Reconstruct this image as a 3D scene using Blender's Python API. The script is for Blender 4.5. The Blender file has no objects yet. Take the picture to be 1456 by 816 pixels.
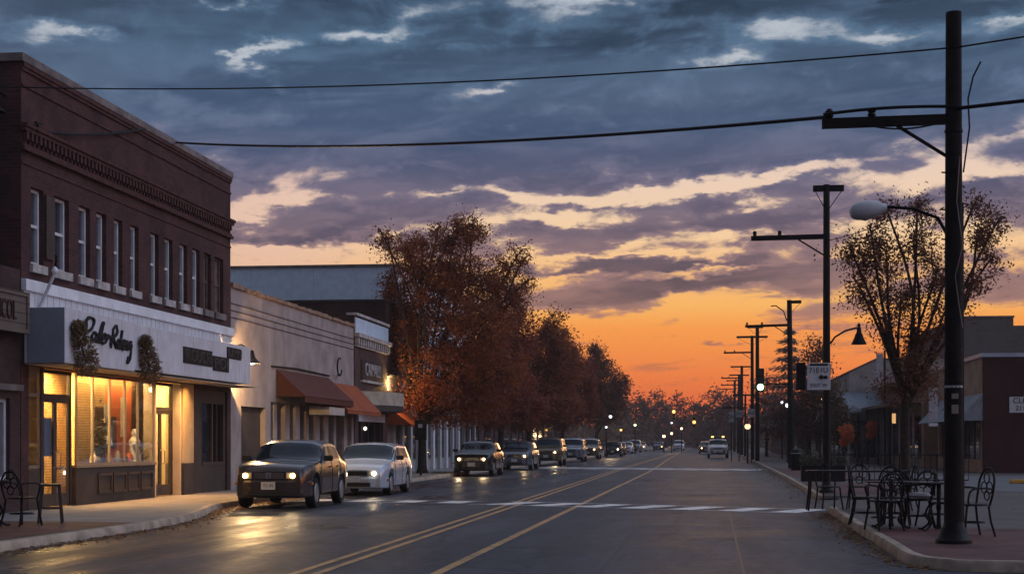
import bpy, math, random
import numpy as np
from mathutils import Vector, Matrix
R = math.radians
scene = bpy.context.scene
col = scene.collection

# ------------------------------------------------------------------ camera
F = 2200.0; TH = math.atan(272 / F); EYE = 1.5; V0 = 628.0
cam = bpy.data.cameras.new('camera'); camo = bpy.data.objects.new('camera', cam); col.objects.link(camo)
cam.sensor_width = 36; cam.lens = 36 * F / 1456; cam.shift_y = (V0 - 408) / 1456
cam.clip_start = 0.2; cam.clip_end = 5000
camo.location = (0, 0, EYE); camo.rotation_euler = (R(90), 0, TH)
scene.camera = camo

# ------------------------------------------------------------------ view
vs = scene.view_settings
vs.view_transform = 'Standard'; vs.look = 'None'; vs.gamma = 1; vs.use_curve_mapping = False
vs.exposure = 0.0
cy = scene.cycles
cy.use_denoising = True
try: cy.denoiser = 'OPENIMAGEDENOISE'
except Exception: pass
cy.max_bounces = 6; cy.transparent_max_bounces = 12; cy.caustics_reflective = False; cy.caustics_refractive = False
cy.sample_clamp_indirect = 4


def lin(r, g, b):
    f = lambda c: (c / 255) / 12.92 if c <= 10 else (((c / 255) + .055) / 1.055) ** 2.4
    return (f(r), f(g), f(b), 1)


# ------------------------------------------------------------------ sky (world), by direction: azimuth and elevation in degrees
class NT:
    def __init__(s, tree): s.t = tree
    def n(s, typ, **kw):
        x = s.t.nodes.new(typ)
        for k, v in kw.items(): setattr(x, k, v)
        return x
    def link(s, a, b):
        if isinstance(a, (int, float)): b.default_value = a
        elif isinstance(a, tuple): b.default_value = a
        else: s.t.links.new(a, b)
    def m(s, op, a, b=None, c=None):
        x = s.n('ShaderNodeMath', operation=op)
        for i, v in enumerate((a, b, c)):
            if v is not None: s.link(v, x.inputs[i])
        return x.outputs[0]
    def ramp(s, fac, stops, interp='LINEAR'):
        x = s.n('ShaderNodeValToRGB'); cr = x.color_ramp; cr.interpolation = interp
        stops = sorted(stops, key=lambda q: q[0])
        while len(cr.elements) < len(stops): cr.elements.new(.5)
        for e, (p, c) in zip(cr.elements, stops):
            e.position = p; e.color = c if isinstance(c, tuple) else (c, c, c, 1)
        s.link(fac, x.inputs[0]); return x.outputs[0]
    def mix(s, f, a, b, blend='MIX'):
        x = s.n('ShaderNodeMix', data_type='RGBA', blend_type=blend)
        s.link(f, x.inputs[0]); s.link(a, x.inputs[6]); s.link(b, x.inputs[7]); return x.outputs[2]
    def sstep(s, v, lo, hi):
        x = s.n('ShaderNodeMapRange', interpolation_type='SMOOTHSTEP')
        s.link(v, x.inputs[0]); x.inputs[1].default_value = lo; x.inputs[2].default_value = hi; return x.outputs[0]
    def xyz(s, a, b, c):
        x = s.n('ShaderNodeCombineXYZ'); s.link(a, x.inputs[0]); s.link(b, x.inputs[1]); s.link(c, x.inputs[2]); return x.outputs[0]
    def noise(s, v, scale, detail=4, rough=.5, dist=0.0, out=0):
        x = s.n('ShaderNodeTexNoise'); s.link(v, x.inputs['Vector'])
        x.inputs['Scale'].default_value = scale; x.inputs['Detail'].default_value = detail
        x.inputs['Roughness'].default_value = rough; x.inputs['Distortion'].default_value = dist
        return x.outputs[out]


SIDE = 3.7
w = bpy.data.worlds.new('World'); scene.world = w; w.use_nodes = True
w.node_tree.nodes.clear(); T = NT(w.node_tree)
tc = T.n('ShaderNodeTexCoord'); sep = T.n('ShaderNodeSeparateXYZ'); T.link(tc.outputs['Generated'], sep.inputs[0])
SX, SY, SZ = sep.outputs
az = T.m('MULTIPLY', T.m('ADD', T.m('ARCTAN2', SX, SY), TH), 180 / math.pi)
el = T.m('MULTIPLY', T.m('ARCSINE', SZ), 180 / math.pi)
ela = T.m('MAXIMUM', el, 0.0)
el01 = T.m('DIVIDE', ela, 40.0)
P = lambda e: max(0, min(1, e / 40))
bright = T.ramp(el01, [(P(0), lin(214, 92, 46)), (P(1.6), lin(236, 108, 50)), (P(3.0), lin(245, 138, 68)), (P(4.2), lin(250, 158, 76)),
    (P(5.0), lin(251, 183, 100)), (P(6.2), lin(249, 190, 126)), (P(7.6), lin(246, 208, 164)), (P(9.6), lin(236, 207, 186)), (P(11.5), lin(206, 190, 188)),
    (P(13.5), lin(186, 192, 200)), (P(16.5), lin(176, 186, 200)), (P(22), lin(190, 195, 210)), (P(40), lin(190, 198, 220))])
dark = T.ramp(el01, [(P(0), lin(150, 62, 44)), (P(2), lin(176, 82, 52)), (P(3.6), lin(150, 90, 74)), (P(4.8), lin(98, 80, 86)), (P(6.5), lin(86, 78, 92)),
    (P(8), lin(86, 82, 104)), (P(10), lin(68, 80, 110)), (P(11.5), lin(56, 80, 112)), (P(13), lin(44, 66, 94)), (P(14.5), lin(33, 50, 72)), (P(16.5), lin(22, 34, 50)),
    (P(22), lin(95, 105, 130)), (P(40), lin(160, 172, 202))])
bright = T.mix(T.m('MULTIPLY', T.m('MULTIPLY', T.sstep(az, -2.5, -9.0), T.m('MULTIPLY', T.sstep(ela, 4.0, 6.5), T.sstep(ela, 12.5, 9.5))), .6), bright, lin(226, 188, 176))
mid = T.ramp(el01, [(P(0), lin(200, 84, 44)), (P(3), lin(205, 120, 80)), (P(5), lin(168, 126, 116)), (P(8), lin(132, 114, 126)), (P(10), lin(108, 108, 134)),
    (P(12), lin(94, 112, 140)), (P(14.5), lin(84, 112, 140)), (P(16.5), lin(62, 84, 110)), (P(40), lin(170, 182, 208))])
# warped sky coordinates
ely = T.m('MULTIPLY', T.m('LOGARITHM', T.m('ADD', ela, 2.5), math.e), 5.2)
base = T.xyz(T.m('MULTIPLY', az, .20), T.m('SUBTRACT', ely, T.m('MULTIPLY', az, .012)), 3.7)
wv = T.n('ShaderNodeVectorMath', operation='SUBTRACT'); T.link(T.noise(base, .9, 2, .5, 0, 1), wv.inputs[0]); wv.inputs[1].default_value = (.5, .5, .5)
ws = T.n('ShaderNodeVectorMath', operation='SCALE'); T.link(wv.outputs[0], ws.inputs[0]); ws.inputs['Scale'].default_value = .7
wa = T.n('ShaderNodeVectorMath', operation='ADD'); T.link(base, wa.inputs[0]); T.link(ws.outputs[0], wa.inputs[1])
n1 = T.noise(wa.outputs[0], 1.0, 8, .56)
n2 = T.noise(wa.outputs[0], 3.1, 6, .6)
# jittered degrees for the named clouds
ja = T.n('ShaderNodeVectorMath', operation='SUBTRACT'); T.link(T.noise(T.xyz(T.m('MULTIPLY', az, .5), T.m('MULTIPLY', ela, 1.3), 1.3), .8, 5, .62, 0, 1), ja.inputs[0]); ja.inputs[1].default_value = (.5, .5, .5)
jm = T.n('ShaderNodeVectorMath', operation='MULTIPLY'); T.link(ja.outputs[0], jm.inputs[0]); jm.inputs[1].default_value = (5.0, 1.5, 0)
jd = T.n('ShaderNodeVectorMath', operation='ADD'); T.link(T.xyz(az, ela, 0.0), jd.inputs[0]); T.link(jm.outputs[0], jd.inputs[1])
SKY = [  # u, v, half width, half height, amount, tilt (degrees, up to the right); pixels of the photograph turned to degrees
    (365, 95, 100, 22, -1.15, 20), (515, 66, 120, 18, -.7, 6), (110, 82, 100, 20, -.8, 0), (330, 34, 70, 16, -.6, 5), (690, 134, 90, 16, -.85, 5),
    (850, 6, 230, 28, -.85, 4), (1110, 60, 150, 24, -.58, 4), (1030, 96, 80, 16, -.6, 0), (1240, 76, 180, 22, -.75, -4), (1440, 66, 130, 18, -.8, 8),
    (600, 40, 110, 24, -.22, 20), (740, 50, 70, 22, -.22, 10), (1000, 25, 120, 26, .3, 8), (860, 75, 200, 26, .3, 6), (1300, 30, 260, 30, .3, 0), (170, 55, 240, 26, .3, 0),
    (400, 292, 150, 13, -.34, 6), (620, 277, 220, 11, -.34, 4), (400, 357, 170, 12, -.55, 2), (560, 335, 110, 10, -.36, 8), (350, 312, 50, 12, -.4, 0), (480, 312, 200, 14, .25, 3), (430, 342, 240, 22, .34, 2), (430, 375, 200, 7, -.3, 0),
    (740, 284, 150, 15, -.5, -4), (790, 316, 170, 15, -.5, 0), (960, 275, 230, 16, -.5, 6), (860, 296, 160, 14, .22, 4), (1090, 300, 160, 20, -.3, 8), (1140, 252, 260, 17, -.5, 8), (1330, 262, 210, 40, -.6, 4), (1290, 300, 150, 12, .3, 6), (1350, 352, 210, 34, -.5, 2), (1230, 372, 120, 10, -.3, 0), (1420, 212, 110, 26, -.46, 18),
    (905, 352, 60, 16, -.36, 0), (1030, 346, 80, 14, -.36, 4), (740, 362, 70, 22, -.34, 0), (1210, 330, 80, 20, -.3, 0),
    (690, 200, 560, 40, .34, 1), (1030, 325, 230, 26, .34, 3), (800, 338, 150, 24, .30, 0), (930, 382, 330, 13, .55, 0), (990, 406, 260, 15, .8, 5), (830, 424, 170, 17, .75, 3), (900, 366, 220, 8, -.4, 0), (760, 392, 160, 8, -.35, 0), (1040, 384, 160, 7, -.35, 3), (1000, 440, 260, 10, -.4, 4),
    (1150, 396, 130, 10, .4, 6), (1400, 424, 40, 10, .8, 0), (1385, 283, 130, 18, .36, 2), (450, 325, 150, 12, .26, 2), (1030, 492, 55, 6, .5, -2), (870, 494, 18, 6, .42, 0), (1160, 470, 160, 7, .2, 2),
    (1000, 300, 90, 16, .2, 10), (1240, 160, 280, 30, .3, 0), (350, 150, 300, 30, .25, 0), (900, 455, 300, 9, -.3, 0)]
acc = None
for (u, v, hw, hh, amp, tilt) in SKY:
    mp = T.n('ShaderNodeMapping', vector_type='TEXTURE')
    mp.inputs['Location'].default_value = ((u - 728) / 38.4, (628 - v) / 38.4, 0)
    mp.inputs['Rotation'].default_value = (0, 0, R(tilt)); mp.inputs['Scale'].default_value = (hw / 38.4 * 1.15, hh / 38.4 * 1.25, 1)
    T.link(jd.outputs[0], mp.inputs['Vector'])
    g = T.n('ShaderNodeTexGradient', gradient_type='QUADRATIC_SPHERE'); T.link(mp.outputs[0], g.inputs[0])
    acc = T.m('MULTIPLY_ADD', g.outputs['Fac'], amp * 1.25, acc if acc is not None else 0.0)
cover = T.ramp(el01, [(P(0), .18), (P(4.2), .22), (P(5.2), .42), (P(7.2), .54), (P(9), .60), (P(10.5), .82), (P(16), .86), (P(22), .7), (P(40), .5)])
dens = T.m('ADD', T.m('ADD', cover, acc), T.m('ADD', T.m('MULTIPLY', T.m('SUBTRACT', n1, .5), 1.25), T.m('MULTIPLY', T.m('SUBTRACT', n2, .5), .95)))
streak = T.noise(T.xyz(T.m('MULTIPLY', az, .10), T.m('SUBTRACT', T.m('MULTIPLY', ela, .62), T.m('MULTIPLY', az, .05)), 8.1), 1.2, 5, .52, .7)
soft = T.sstep(ela, 8, 12.5)
dens = T.m('ADD', dens, T.m('MULTIPLY', T.m('SUBTRACT', streak, .5), T.m('ADD', .25, T.m('MULTIPLY', soft, .75))))
dens = T.m('ADD', T.m('MULTIPLY', T.m('SUBTRACT', dens, .5), T.m('SUBTRACT', 1.0, T.m('MULTIPLY', soft, .50))), .5)
alpha = T.sstep(dens, .20, .84)
c1 = T.mix(T.sstep(alpha, .0, .55), bright, mid)
c2 = T.mix(T.sstep(alpha, .5, 1.0), c1, dark)
thick = T.sstep(T.m('ADD', n1, T.m('MULTIPLY', n2, .4)), .48, .92)
band = T.sstep(T.m('ADD', streak, T.m('MULTIPLY', T.m('SUBTRACT', n2, .5), .16)), .42, .64)
skyc = T.mix(T.m('MULTIPLY', T.m('ADD', T.m('MULTIPLY', thick, .35), T.m('MULTIPLY', band, .6)), alpha), c2, mid)
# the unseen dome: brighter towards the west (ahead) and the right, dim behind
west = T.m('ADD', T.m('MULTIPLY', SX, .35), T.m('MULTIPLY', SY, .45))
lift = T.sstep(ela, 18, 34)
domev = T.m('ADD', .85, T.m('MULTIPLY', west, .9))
side_boost = T.m('MULTIPLY', T.sstep(SX, .42, .9), T.sstep(SZ, .02, .16))      # unseen sky brightened off to the right, added to light the left facades
gain = T.m('ADD', T.m('ADD', 1.0, T.m('MULTIPLY', side_boost, SIDE)), T.m('MULTIPLY', lift, T.m('SUBTRACT', domev, 1.0)))
# away from the sunset the horizon is a dull blue mauve, not orange
back = T.m('MULTIPLY', T.sstep(T.m('ADD', SY, T.m('MULTIPLY', SX, 1.1)), .7, -.2), 1.0)
skyc = T.mix(T.m('MULTIPLY', back, .85), skyc, (0.15, .175, .26, 1))
# below the horizon: dark ground
skyc = T.mix(T.sstep(el, -.2, -2.0), skyc, (.03, .025, .025, 1))
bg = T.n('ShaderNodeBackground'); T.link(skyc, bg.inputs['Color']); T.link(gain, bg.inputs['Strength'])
# the physical dusk sky adds its own faint light behind the clouds
nsky = T.n('ShaderNodeTexSky', sky_type='NISHITA'); nsky.sun_disc = False; nsky.sun_elevation = R(1.5); nsky.sun_rotation = R(2)
bg2 = T.n('ShaderNodeBackground'); T.link(nsky.outputs[0], bg2.inputs['Color']); bg2.inputs['Strength'].default_value = .0012
ads = T.n('ShaderNodeAddShader'); T.link(bg.outputs[0], ads.inputs[0]); T.link(bg2.outputs[0], ads.inputs[1])
wo = T.n('ShaderNodeOutputWorld'); T.link(ads.outputs[0], wo.inputs['Surface'])
w.cycles.sampling_method = 'MANUAL'; w.cycles.sample_map_resolution = 1024

# the sun is just under the clouds at the horizon: a very weak warm light from ahead
sun = bpy.data.lights.new('sun', 'SUN'); suno = bpy.data.objects.new('sun', sun); col.objects.link(suno)
sun.energy = .12; sun.angle = R(8); sun.color = (1, .55, .25)
suno.rotation_euler = Vector((-.04, -1, -.045)).to_track_quat('-Z', 'Y').to_euler()

# ------------------------------------------------------------------ measuring helpers (street planes -> metres)
def onX(u, v, X):
    t = math.tan(math.atan((u - 728) / F) - TH); Y = X / t; d = -math.sin(TH) * X + math.cos(TH) * Y
    return Y, EYE + (V0 - v) * d / F
def onY(u, v, Y):
    t = math.tan(math.atan((u - 728) / F) - TH); X = Y * t; d = -math.sin(TH) * X + math.cos(TH) * Y
    return X, EYE + (V0 - v) * d / F
def onZ(u, v, z=0.0):
    d = (EYE - z) * F / (v - V0); c = (u - 728) / F * d
    return d * -math.sin(TH) + c * math.cos(TH), d * math.cos(TH) + c * math.sin(TH)


# ------------------------------------------------------------------ object helpers
class MB:
    def __init__(s): s.v = []; s.f = []
    def add(s, vs, fs):
        o = len(s.v); s.v += [tuple(p) for p in vs]; s.f += [tuple(i + o for i in f) for f in fs]; return s
    def box(s, x0, x1, y0, y1, z0, z1):
        x0, x1 = sorted((x0, x1)); y0, y1 = sorted((y0, y1)); z0, z1 = sorted((z0, z1))
        return s.add([(x, y, z) for z in (z0, z1) for y in (y0, y1) for x in (x0, x1)],
                     [(0, 2, 3, 1), (4, 5, 7, 6), (0, 1, 5, 4), (2, 6, 7, 3), (0, 4, 6, 2), (1, 3, 7, 5)])
    def bar(s, a, b, w, h=None, up=(0, 0, 1)):
        a = Vector(a); b = Vector(b); d = (b - a).normalized(); up = Vector(up)
        if abs(d.dot(up)) > .98: up = Vector((1, 0, 0))
        x = d.cross(up).normalized() * (w / 2); y = x.cross(d).normalized() * ((h or w) / 2)
        return s.add([a - x - y, a + x - y, a + x + y, a - x + y, b - x - y, b + x - y, b + x + y, b - x + y],
                     [(0, 1, 2, 3), (7, 6, 5, 4), (0, 4, 5, 1), (1, 5, 6, 2), (2, 6, 7, 3), (3, 7, 4, 0)])
    def tube(s, pts, r, n=8):
        pts = [Vector(p) for p in pts]; k = len(pts)
        rs = list(r) if isinstance(r, (list, tuple)) else [r] * k
        o = len(s.v); prev = None
        for i, p in enumerate(pts):
            d = (pts[min(i + 1, k - 1)] - pts[max(i - 1, 0)])
            d = d.normalized() if d.length > 1e-9 else Vector((0, 0, 1))
            if prev is None:
                x = d.orthogonal().normalized()
            else:
                x = prev - d * prev.dot(d); x = x.normalized() if x.length > 1e-6 else d.orthogonal().normalized()
            prev = x; y = d.cross(x)
            for j in range(n):
                a = 2 * math.pi * j / n
                s.v.append(tuple(p + (x * math.cos(a) + y * math.sin(a)) * rs[i]))
        for i in range(k - 1):
            for j in range(n):
                s.f.append((o + i * n + j, o + i * n + (j + 1) % n, o + (i + 1) * n + (j + 1) % n, o + (i + 1) * n + j))
        s.f.append(tuple(o + j for j in reversed(range(n)))); s.f.append(tuple(o + (k - 1) * n + j for j in range(n)))
        return s
    def lathe(s, prof, c=(0, 0, 0), n=20):
        o = len(s.v)
        for (r, z) in prof:
            for j in range(n):
                a = 2 * math.pi * j / n; s.v.append((c[0] + r * math.cos(a), c[1] + r * math.sin(a), c[2] + z))
        for i in range(len(prof) - 1):
            for j in range(n):
                s.f.append((o + i * n + j, o + i * n + (j + 1) % n, o + (i + 1) * n + (j + 1) % n, o + (i + 1) * n + j))
        if prof[0][0] > 1e-4: s.f.append(tuple(o + j for j in reversed(range(n))))
        if prof[-1][0] > 1e-4: s.f.append(tuple(o + (len(prof) - 1) * n + j for j in range(n)))
        return s
    def prism(s, poly, z0, z1):
        n = len(poly)
        return s.add([(x, y, z0) for x, y in poly] + [(x, y, z1) for x, y in poly],
                     [tuple(reversed(range(n))), tuple(range(n, 2 * n))] + [(i, (i + 1) % n, n + (i + 1) % n, n + i) for i in range(n)])
    def extrudeY(s, poly, y0, y1):                    # polygon in x,z
        n = len(poly)
        return s.add([(x, y0, z) for x, z in poly] + [(x, y1, z) for x, z in poly],
                     [tuple(range(n)), tuple(reversed(range(n, 2 * n)))] + [(i, n + i, n + (i + 1) % n, (i + 1) % n) for i in range(n)])
    def extrudeX(s, poly, x0, x1):                    # polygon in y,z
        n = len(poly)
        return s.add([(x0, y, z) for y, z in poly] + [(x1, y, z) for y, z in poly],
                     [tuple(reversed(range(n))), tuple(range(n, 2 * n))] + [(i, (i + 1) % n, n + (i + 1) % n, n + i) for i in range(n)])
    def build(s, name, mat, parent=None, smooth=False, bevel=0, shift=None):
        me = bpy.data.meshes.new(name)
        v = s.v
        if shift is None and parent is not None and parent.get('_o') is not None: shift = parent['_o']
        if shift is not None: v = [(p[0] - shift[0], p[1] - shift[1], p[2] - shift[2]) for p in v]
        me.from_pydata(v, [], s.f); me.update()
        o = bpy.data.objects.new(name, me); col.objects.link(o)
        if mat: me.materials.append(mat)
        if smooth:
            for p in me.polygons: p.use_smooth = True
            try: me.set_sharp_from_angle(angle=R(40))
            except Exception: pass
        if parent is not None:
            o.parent = parent
            if parent.get('_o') is not None: o['_o'] = parent['_o']
        if bevel:
            b = o.modifiers.new('edge', 'BEVEL'); b.width = bevel; b.segments = 2; b.limit_method = 'ANGLE'; b.angle_limit = R(40)
        return o


def tag(o, label=None, cat=None, group=None, kind=None):
    for k, v in (('label', label), ('category', cat), ('group', group), ('kind', kind)):
        if v: o[k] = v
    return o
def thing(name, label, cat, loc=(0, 0, 0), rz=0, group=None, world=False):
    """An Empty at the base of a thing; world=True: its parts are given in street metres."""
    o = bpy.data.objects.new(name, None); col.objects.link(o); o.empty_display_size = .2
    o.location = loc; o.rotation_euler = (0, 0, rz)
    if world: o['_o'] = list(loc)
    return tag(o, label, cat, group)
def copy_tree(o, parent=None):
    c = o.copy(); col.objects.link(c)
    if parent is not None: c.parent = parent
    for ch in list(o.children): copy_tree(ch, c)
    return c
def text(name, body, size, mat, parent, loc, rot, depth=.012, sx=1.0, space=1.0):
    cu = bpy.data.curves.new(name, 'FONT'); cu.body = body; cu.size = size; cu.extrude = depth; cu.align_x = 'CENTER'; cu.align_y = 'CENTER'
    cu.space_character = space; cu.materials.append(mat)
    tmp = bpy.data.objects.new(name, cu); col.objects.link(tmp)
    me = bpy.data.meshes.new_from_object(tmp.evaluated_get(bpy.context.evaluated_depsgraph_get())); bpy.data.objects.remove(tmp)
    o = bpy.data.objects.new(name, me); col.objects.link(o)
    sh = parent.get('_o') if parent is not None else None
    if sh is not None: loc = (loc[0] - sh[0], loc[1] - sh[1], loc[2] - sh[2])
    o.location = loc; o.rotation_euler = rot; o.scale = (sx, 1, 1)
    if parent is not None: o.parent = parent
    return o
ROT_E = (R(90), 0, R(90))          # writing on a wall that faces +X
ROT_S = (R(90), 0, 0)              # writing on a wall that faces the viewer (-Y)


# ------------------------------------------------------------------ materials
MATS = {}
def mat(name, c, rough=.7, metal=0, var=.25, scale=3.0, bump=0.0, bscale=None, spec=None, stain=None, coat=0):
    if name in MATS: return MATS[name]
    m = bpy.data.materials.new(name); m.use_nodes = True; t = NT(m.node_tree)
    b = m.node_tree.nodes['Principled BSDF']
    g = t.n('ShaderNodeNewGeometry'); v = g.outputs['Position']
    c4 = (*c[:3], 1)
    n = t.noise(v, scale, 6, .6)
    fac = t.sstep(n, .3, .7)
    lo = tuple(x * (1 - var) for x in c[:3]) + (1,); hi = tuple(min(1, x * (1 + var)) for x in c[:3]) + (1,)
    cc = t.mix(fac, lo, hi)
    if stain:
        mp = t.n('ShaderNodeMapping'); t.link(v, mp.inputs[0]); mp.inputs['Scale'].default_value = (3, 3, .35)
        cc = t.mix(t.sstep(t.noise(mp.outputs[0], 1.0, 5, .65), .52, .75), cc, (*stain[:3], 1))
    t.link(cc, b.inputs['Base Color'])
    b.inputs['Roughness'].default_value = rough; b.inputs['Metallic'].default_value = metal
    b.inputs['Specular IOR Level'].default_value = spec if spec is not None else (.5 if rough < .38 else (.3 if rough < .58 else .15))
    if coat: b.inputs['Coat Weight'].default_value = coat; b.inputs['Coat Roughness'].default_value = .06
    if bump:
        bp = t.n('ShaderNodeBump'); bp.inputs['Strength'].default_value = bump; bp.inputs['Distance'].default_value = .02
        t.link(t.noise(v, bscale or scale * 8, 5, .6), bp.inputs['Height']); t.link(bp.outputs[0], b.inputs['Normal'])
    MATS[name] = m; return m
def glow(name, c, strength):
    if name in MATS: return MATS[name]
    m = bpy.data.materials.new(name); m.use_nodes = True; nt = m.node_tree; nt.nodes.clear(); t = NT(nt)
    e = t.n('ShaderNodeEmission'); e.inputs[0].default_value = (*c[:3], 1); e.inputs[1].default_value = strength
    o = t.n('ShaderNodeOutputMaterial'); t.link(e.outputs[0], o.inputs[0]); MATS[name] = m; return m
def brick(name, c1, c2, mortar, bw=.21, bh=.075, plane='wall', rough=.85, mort=.012):
    if name in MATS: return MATS[name]
    m = bpy.data.materials.new(name); m.use_nodes = True; t = NT(m.node_tree); b = m.node_tree.nodes['Principled BSDF']
    g = t.n('ShaderNodeNewGeometry'); s = t.n('ShaderNodeSeparateXYZ'); t.link(g.outputs['Position'], s.inputs[0])
    if plane == 'wall': v = t.xyz(t.m('ADD', s.outputs[0], s.outputs[1]), s.outputs[2], 0.0)
    else: v = t.xyz(s.outputs[0], s.outputs[1], 0.0)
    br = t.n('ShaderNodeTexBrick'); t.link(v, br.inputs['Vector']); br.inputs['Scale'].default_value = 1
    br.inputs['Brick Width'].default_value = bw; br.inputs['Row Height'].default_value = bh; br.inputs['Mortar Size'].default_value = mort
    br.inputs['Color1'].default_value = (*c1, 1); br.inputs['Color2'].default_value = (*c2, 1); br.inputs['Mortar'].default_value = (*mortar, 1)
    n = t.noise(g.outputs['Position'], .8, 6, .65)
    cc = t.mix(1.0, br.outputs['Color'], t.ramp(n, [(.3, .48), (.5, .95), (.72, 1.45)]), 'MULTIPLY')
    t.link(cc, b.inputs['Base Color']); b.inputs['Roughness'].default_value = rough; b.inputs['Specular IOR Level'].default_value = .2
    bp = t.n('ShaderNodeBump'); bp.inputs['Strength'].default_value = .5; bp.inputs['Distance'].default_value = .008; bp.invert = True
    t.link(br.outputs['Fac'], bp.inputs['Height']); t.link(bp.outputs[0], b.inputs['Normal'])
    MATS[name] = m; return m
def boards(name, c, step, axis=1, line=.35, rough=.5, horizontal=False, stain=None):
    """Painted boards or sheet metal: dark joints every `step` metres."""
    if name in MATS: return MATS[name]
    m = bpy.data.materials.new(name); m.use_nodes = True; t = NT(m.node_tree); b = m.node_tree.nodes['Principled BSDF']
    g = t.n('ShaderNodeNewGeometry'); s = t.n('ShaderNodeSeparateXYZ'); t.link(g.outputs['Position'], s.inputs[0])
    q = s.outputs[2] if horizontal else (s.outputs[axis] if axis < 2 else t.m('ADD', s.outputs[0], s.outputs[1]))
    fr = t.m('FRACT', t.m('DIVIDE', q, step))
    k = t.sstep(t.m('ABSOLUTE', t.m('SUBTRACT', fr, .5)), .5 - .02 / step, .5 - .006 / step)
    n = t.noise(g.outputs['Position'], 2.2, 6, .65)
    cc = t.mix(t.sstep(n, .3, .75), tuple(x * .8 for x in c) + (1,), tuple(c) + (1,))
    if stain:
        mp = t.n('ShaderNodeMapping'); t.link(g.outputs['Position'], mp.inputs[0]); mp.inputs['Scale'].default_value = (4, 4, .5)
        cc = t.mix(t.sstep(t.noise(mp.outputs[0], 1.3, 5, .65), .54, .72), cc, (*stain, 1))
    cc = t.mix(t.m('MULTIPLY', k, 1 - line), cc, tuple(x * .15 for x in c) + (1,))
    t.link(cc, b.inputs['Base Color']); b.inputs['Roughness'].default_value = rough; b.inputs['Specular IOR Level'].default_value = .2
    bp = t.n('ShaderNodeBump'); bp.inputs['Strength'].default_value = .6; bp.inputs['Distance'].default_value = .01; bp.invert = True
    t.link(k, bp.inputs['Height']); t.link(bp.outputs[0], b.inputs['Normal'])
    MATS[name] = m; return m
def pane_mat(name, tint=(.9, .95, 1), refl=.10):
    if name in MATS: return MATS[name]
    m = bpy.data.materials.new(name); m.use_nodes = True; nt = m.node_tree; nt.nodes.clear(); t = NT(nt)
    tr = t.n('ShaderNodeBsdfTransparent'); tr.inputs[0].default_value = (*tint, 1)
    gl = t.n('ShaderNodeBsdfGlossy'); gl.inputs['Roughness'].default_value = .02
    lw = t.n('ShaderNodeFresnel'); lw.inputs[0].default_value = 1.5
    f = t.m('ADD', t.m('MULTIPLY', lw.outputs[0], .5), refl - .04)
    mx = t.n('ShaderNodeMixShader'); t.link(f, mx.inputs[0]); t.link(tr.outputs[0], mx.inputs[1]); t.link(gl.outputs[0], mx.inputs[2])
    o = t.n('ShaderNodeOutputMaterial'); t.link(mx.outputs[0], o.inputs[0]); MATS[name] = m; return m
def leaf_mat(name, cols, rough=.6):
    if name in MATS: return MATS[name]
    m = bpy.data.materials.new(name); m.use_nodes = True; t = NT(m.node_tree); b = m.node_tree.nodes['Principled BSDF']
    g = t.n('ShaderNodeNewGeometry'); n = t.noise(g.outputs['Position'], 1.1, 5, .6)
    r = t.m('ADD', t.m('MULTIPLY', g.outputs['Random Per Island'], .5), t.m('MULTIPLY', n, .6))
    k = len(cols)
    t.link(t.ramp(r, [(.15 + .75 * i / (k - 1), (*c, 1)) for i, c in enumerate(cols)]), b.inputs['Base Color'])
    b.inputs['Roughness'].default_value = rough; b.inputs['Specular IOR Level'].default_value = .25
    nt = m.node_tree; tl = t.n('ShaderNodeBsdfTranslucent'); tl.inputs[0].default_value = (*[min(1, x * 1.6) for x in cols[k // 2]], 1)
    mx = t.n('ShaderNodeMixShader'); mx.inputs[0].default_value = .3
    out = nt.nodes['Material Output']; t.link(b.outputs[0], mx.inputs[1]); t.link(tl.outputs[0], mx.inputs[2]); t.link(mx.outputs[0], out.inputs[0])
    MATS[name] = m; return m


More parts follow.
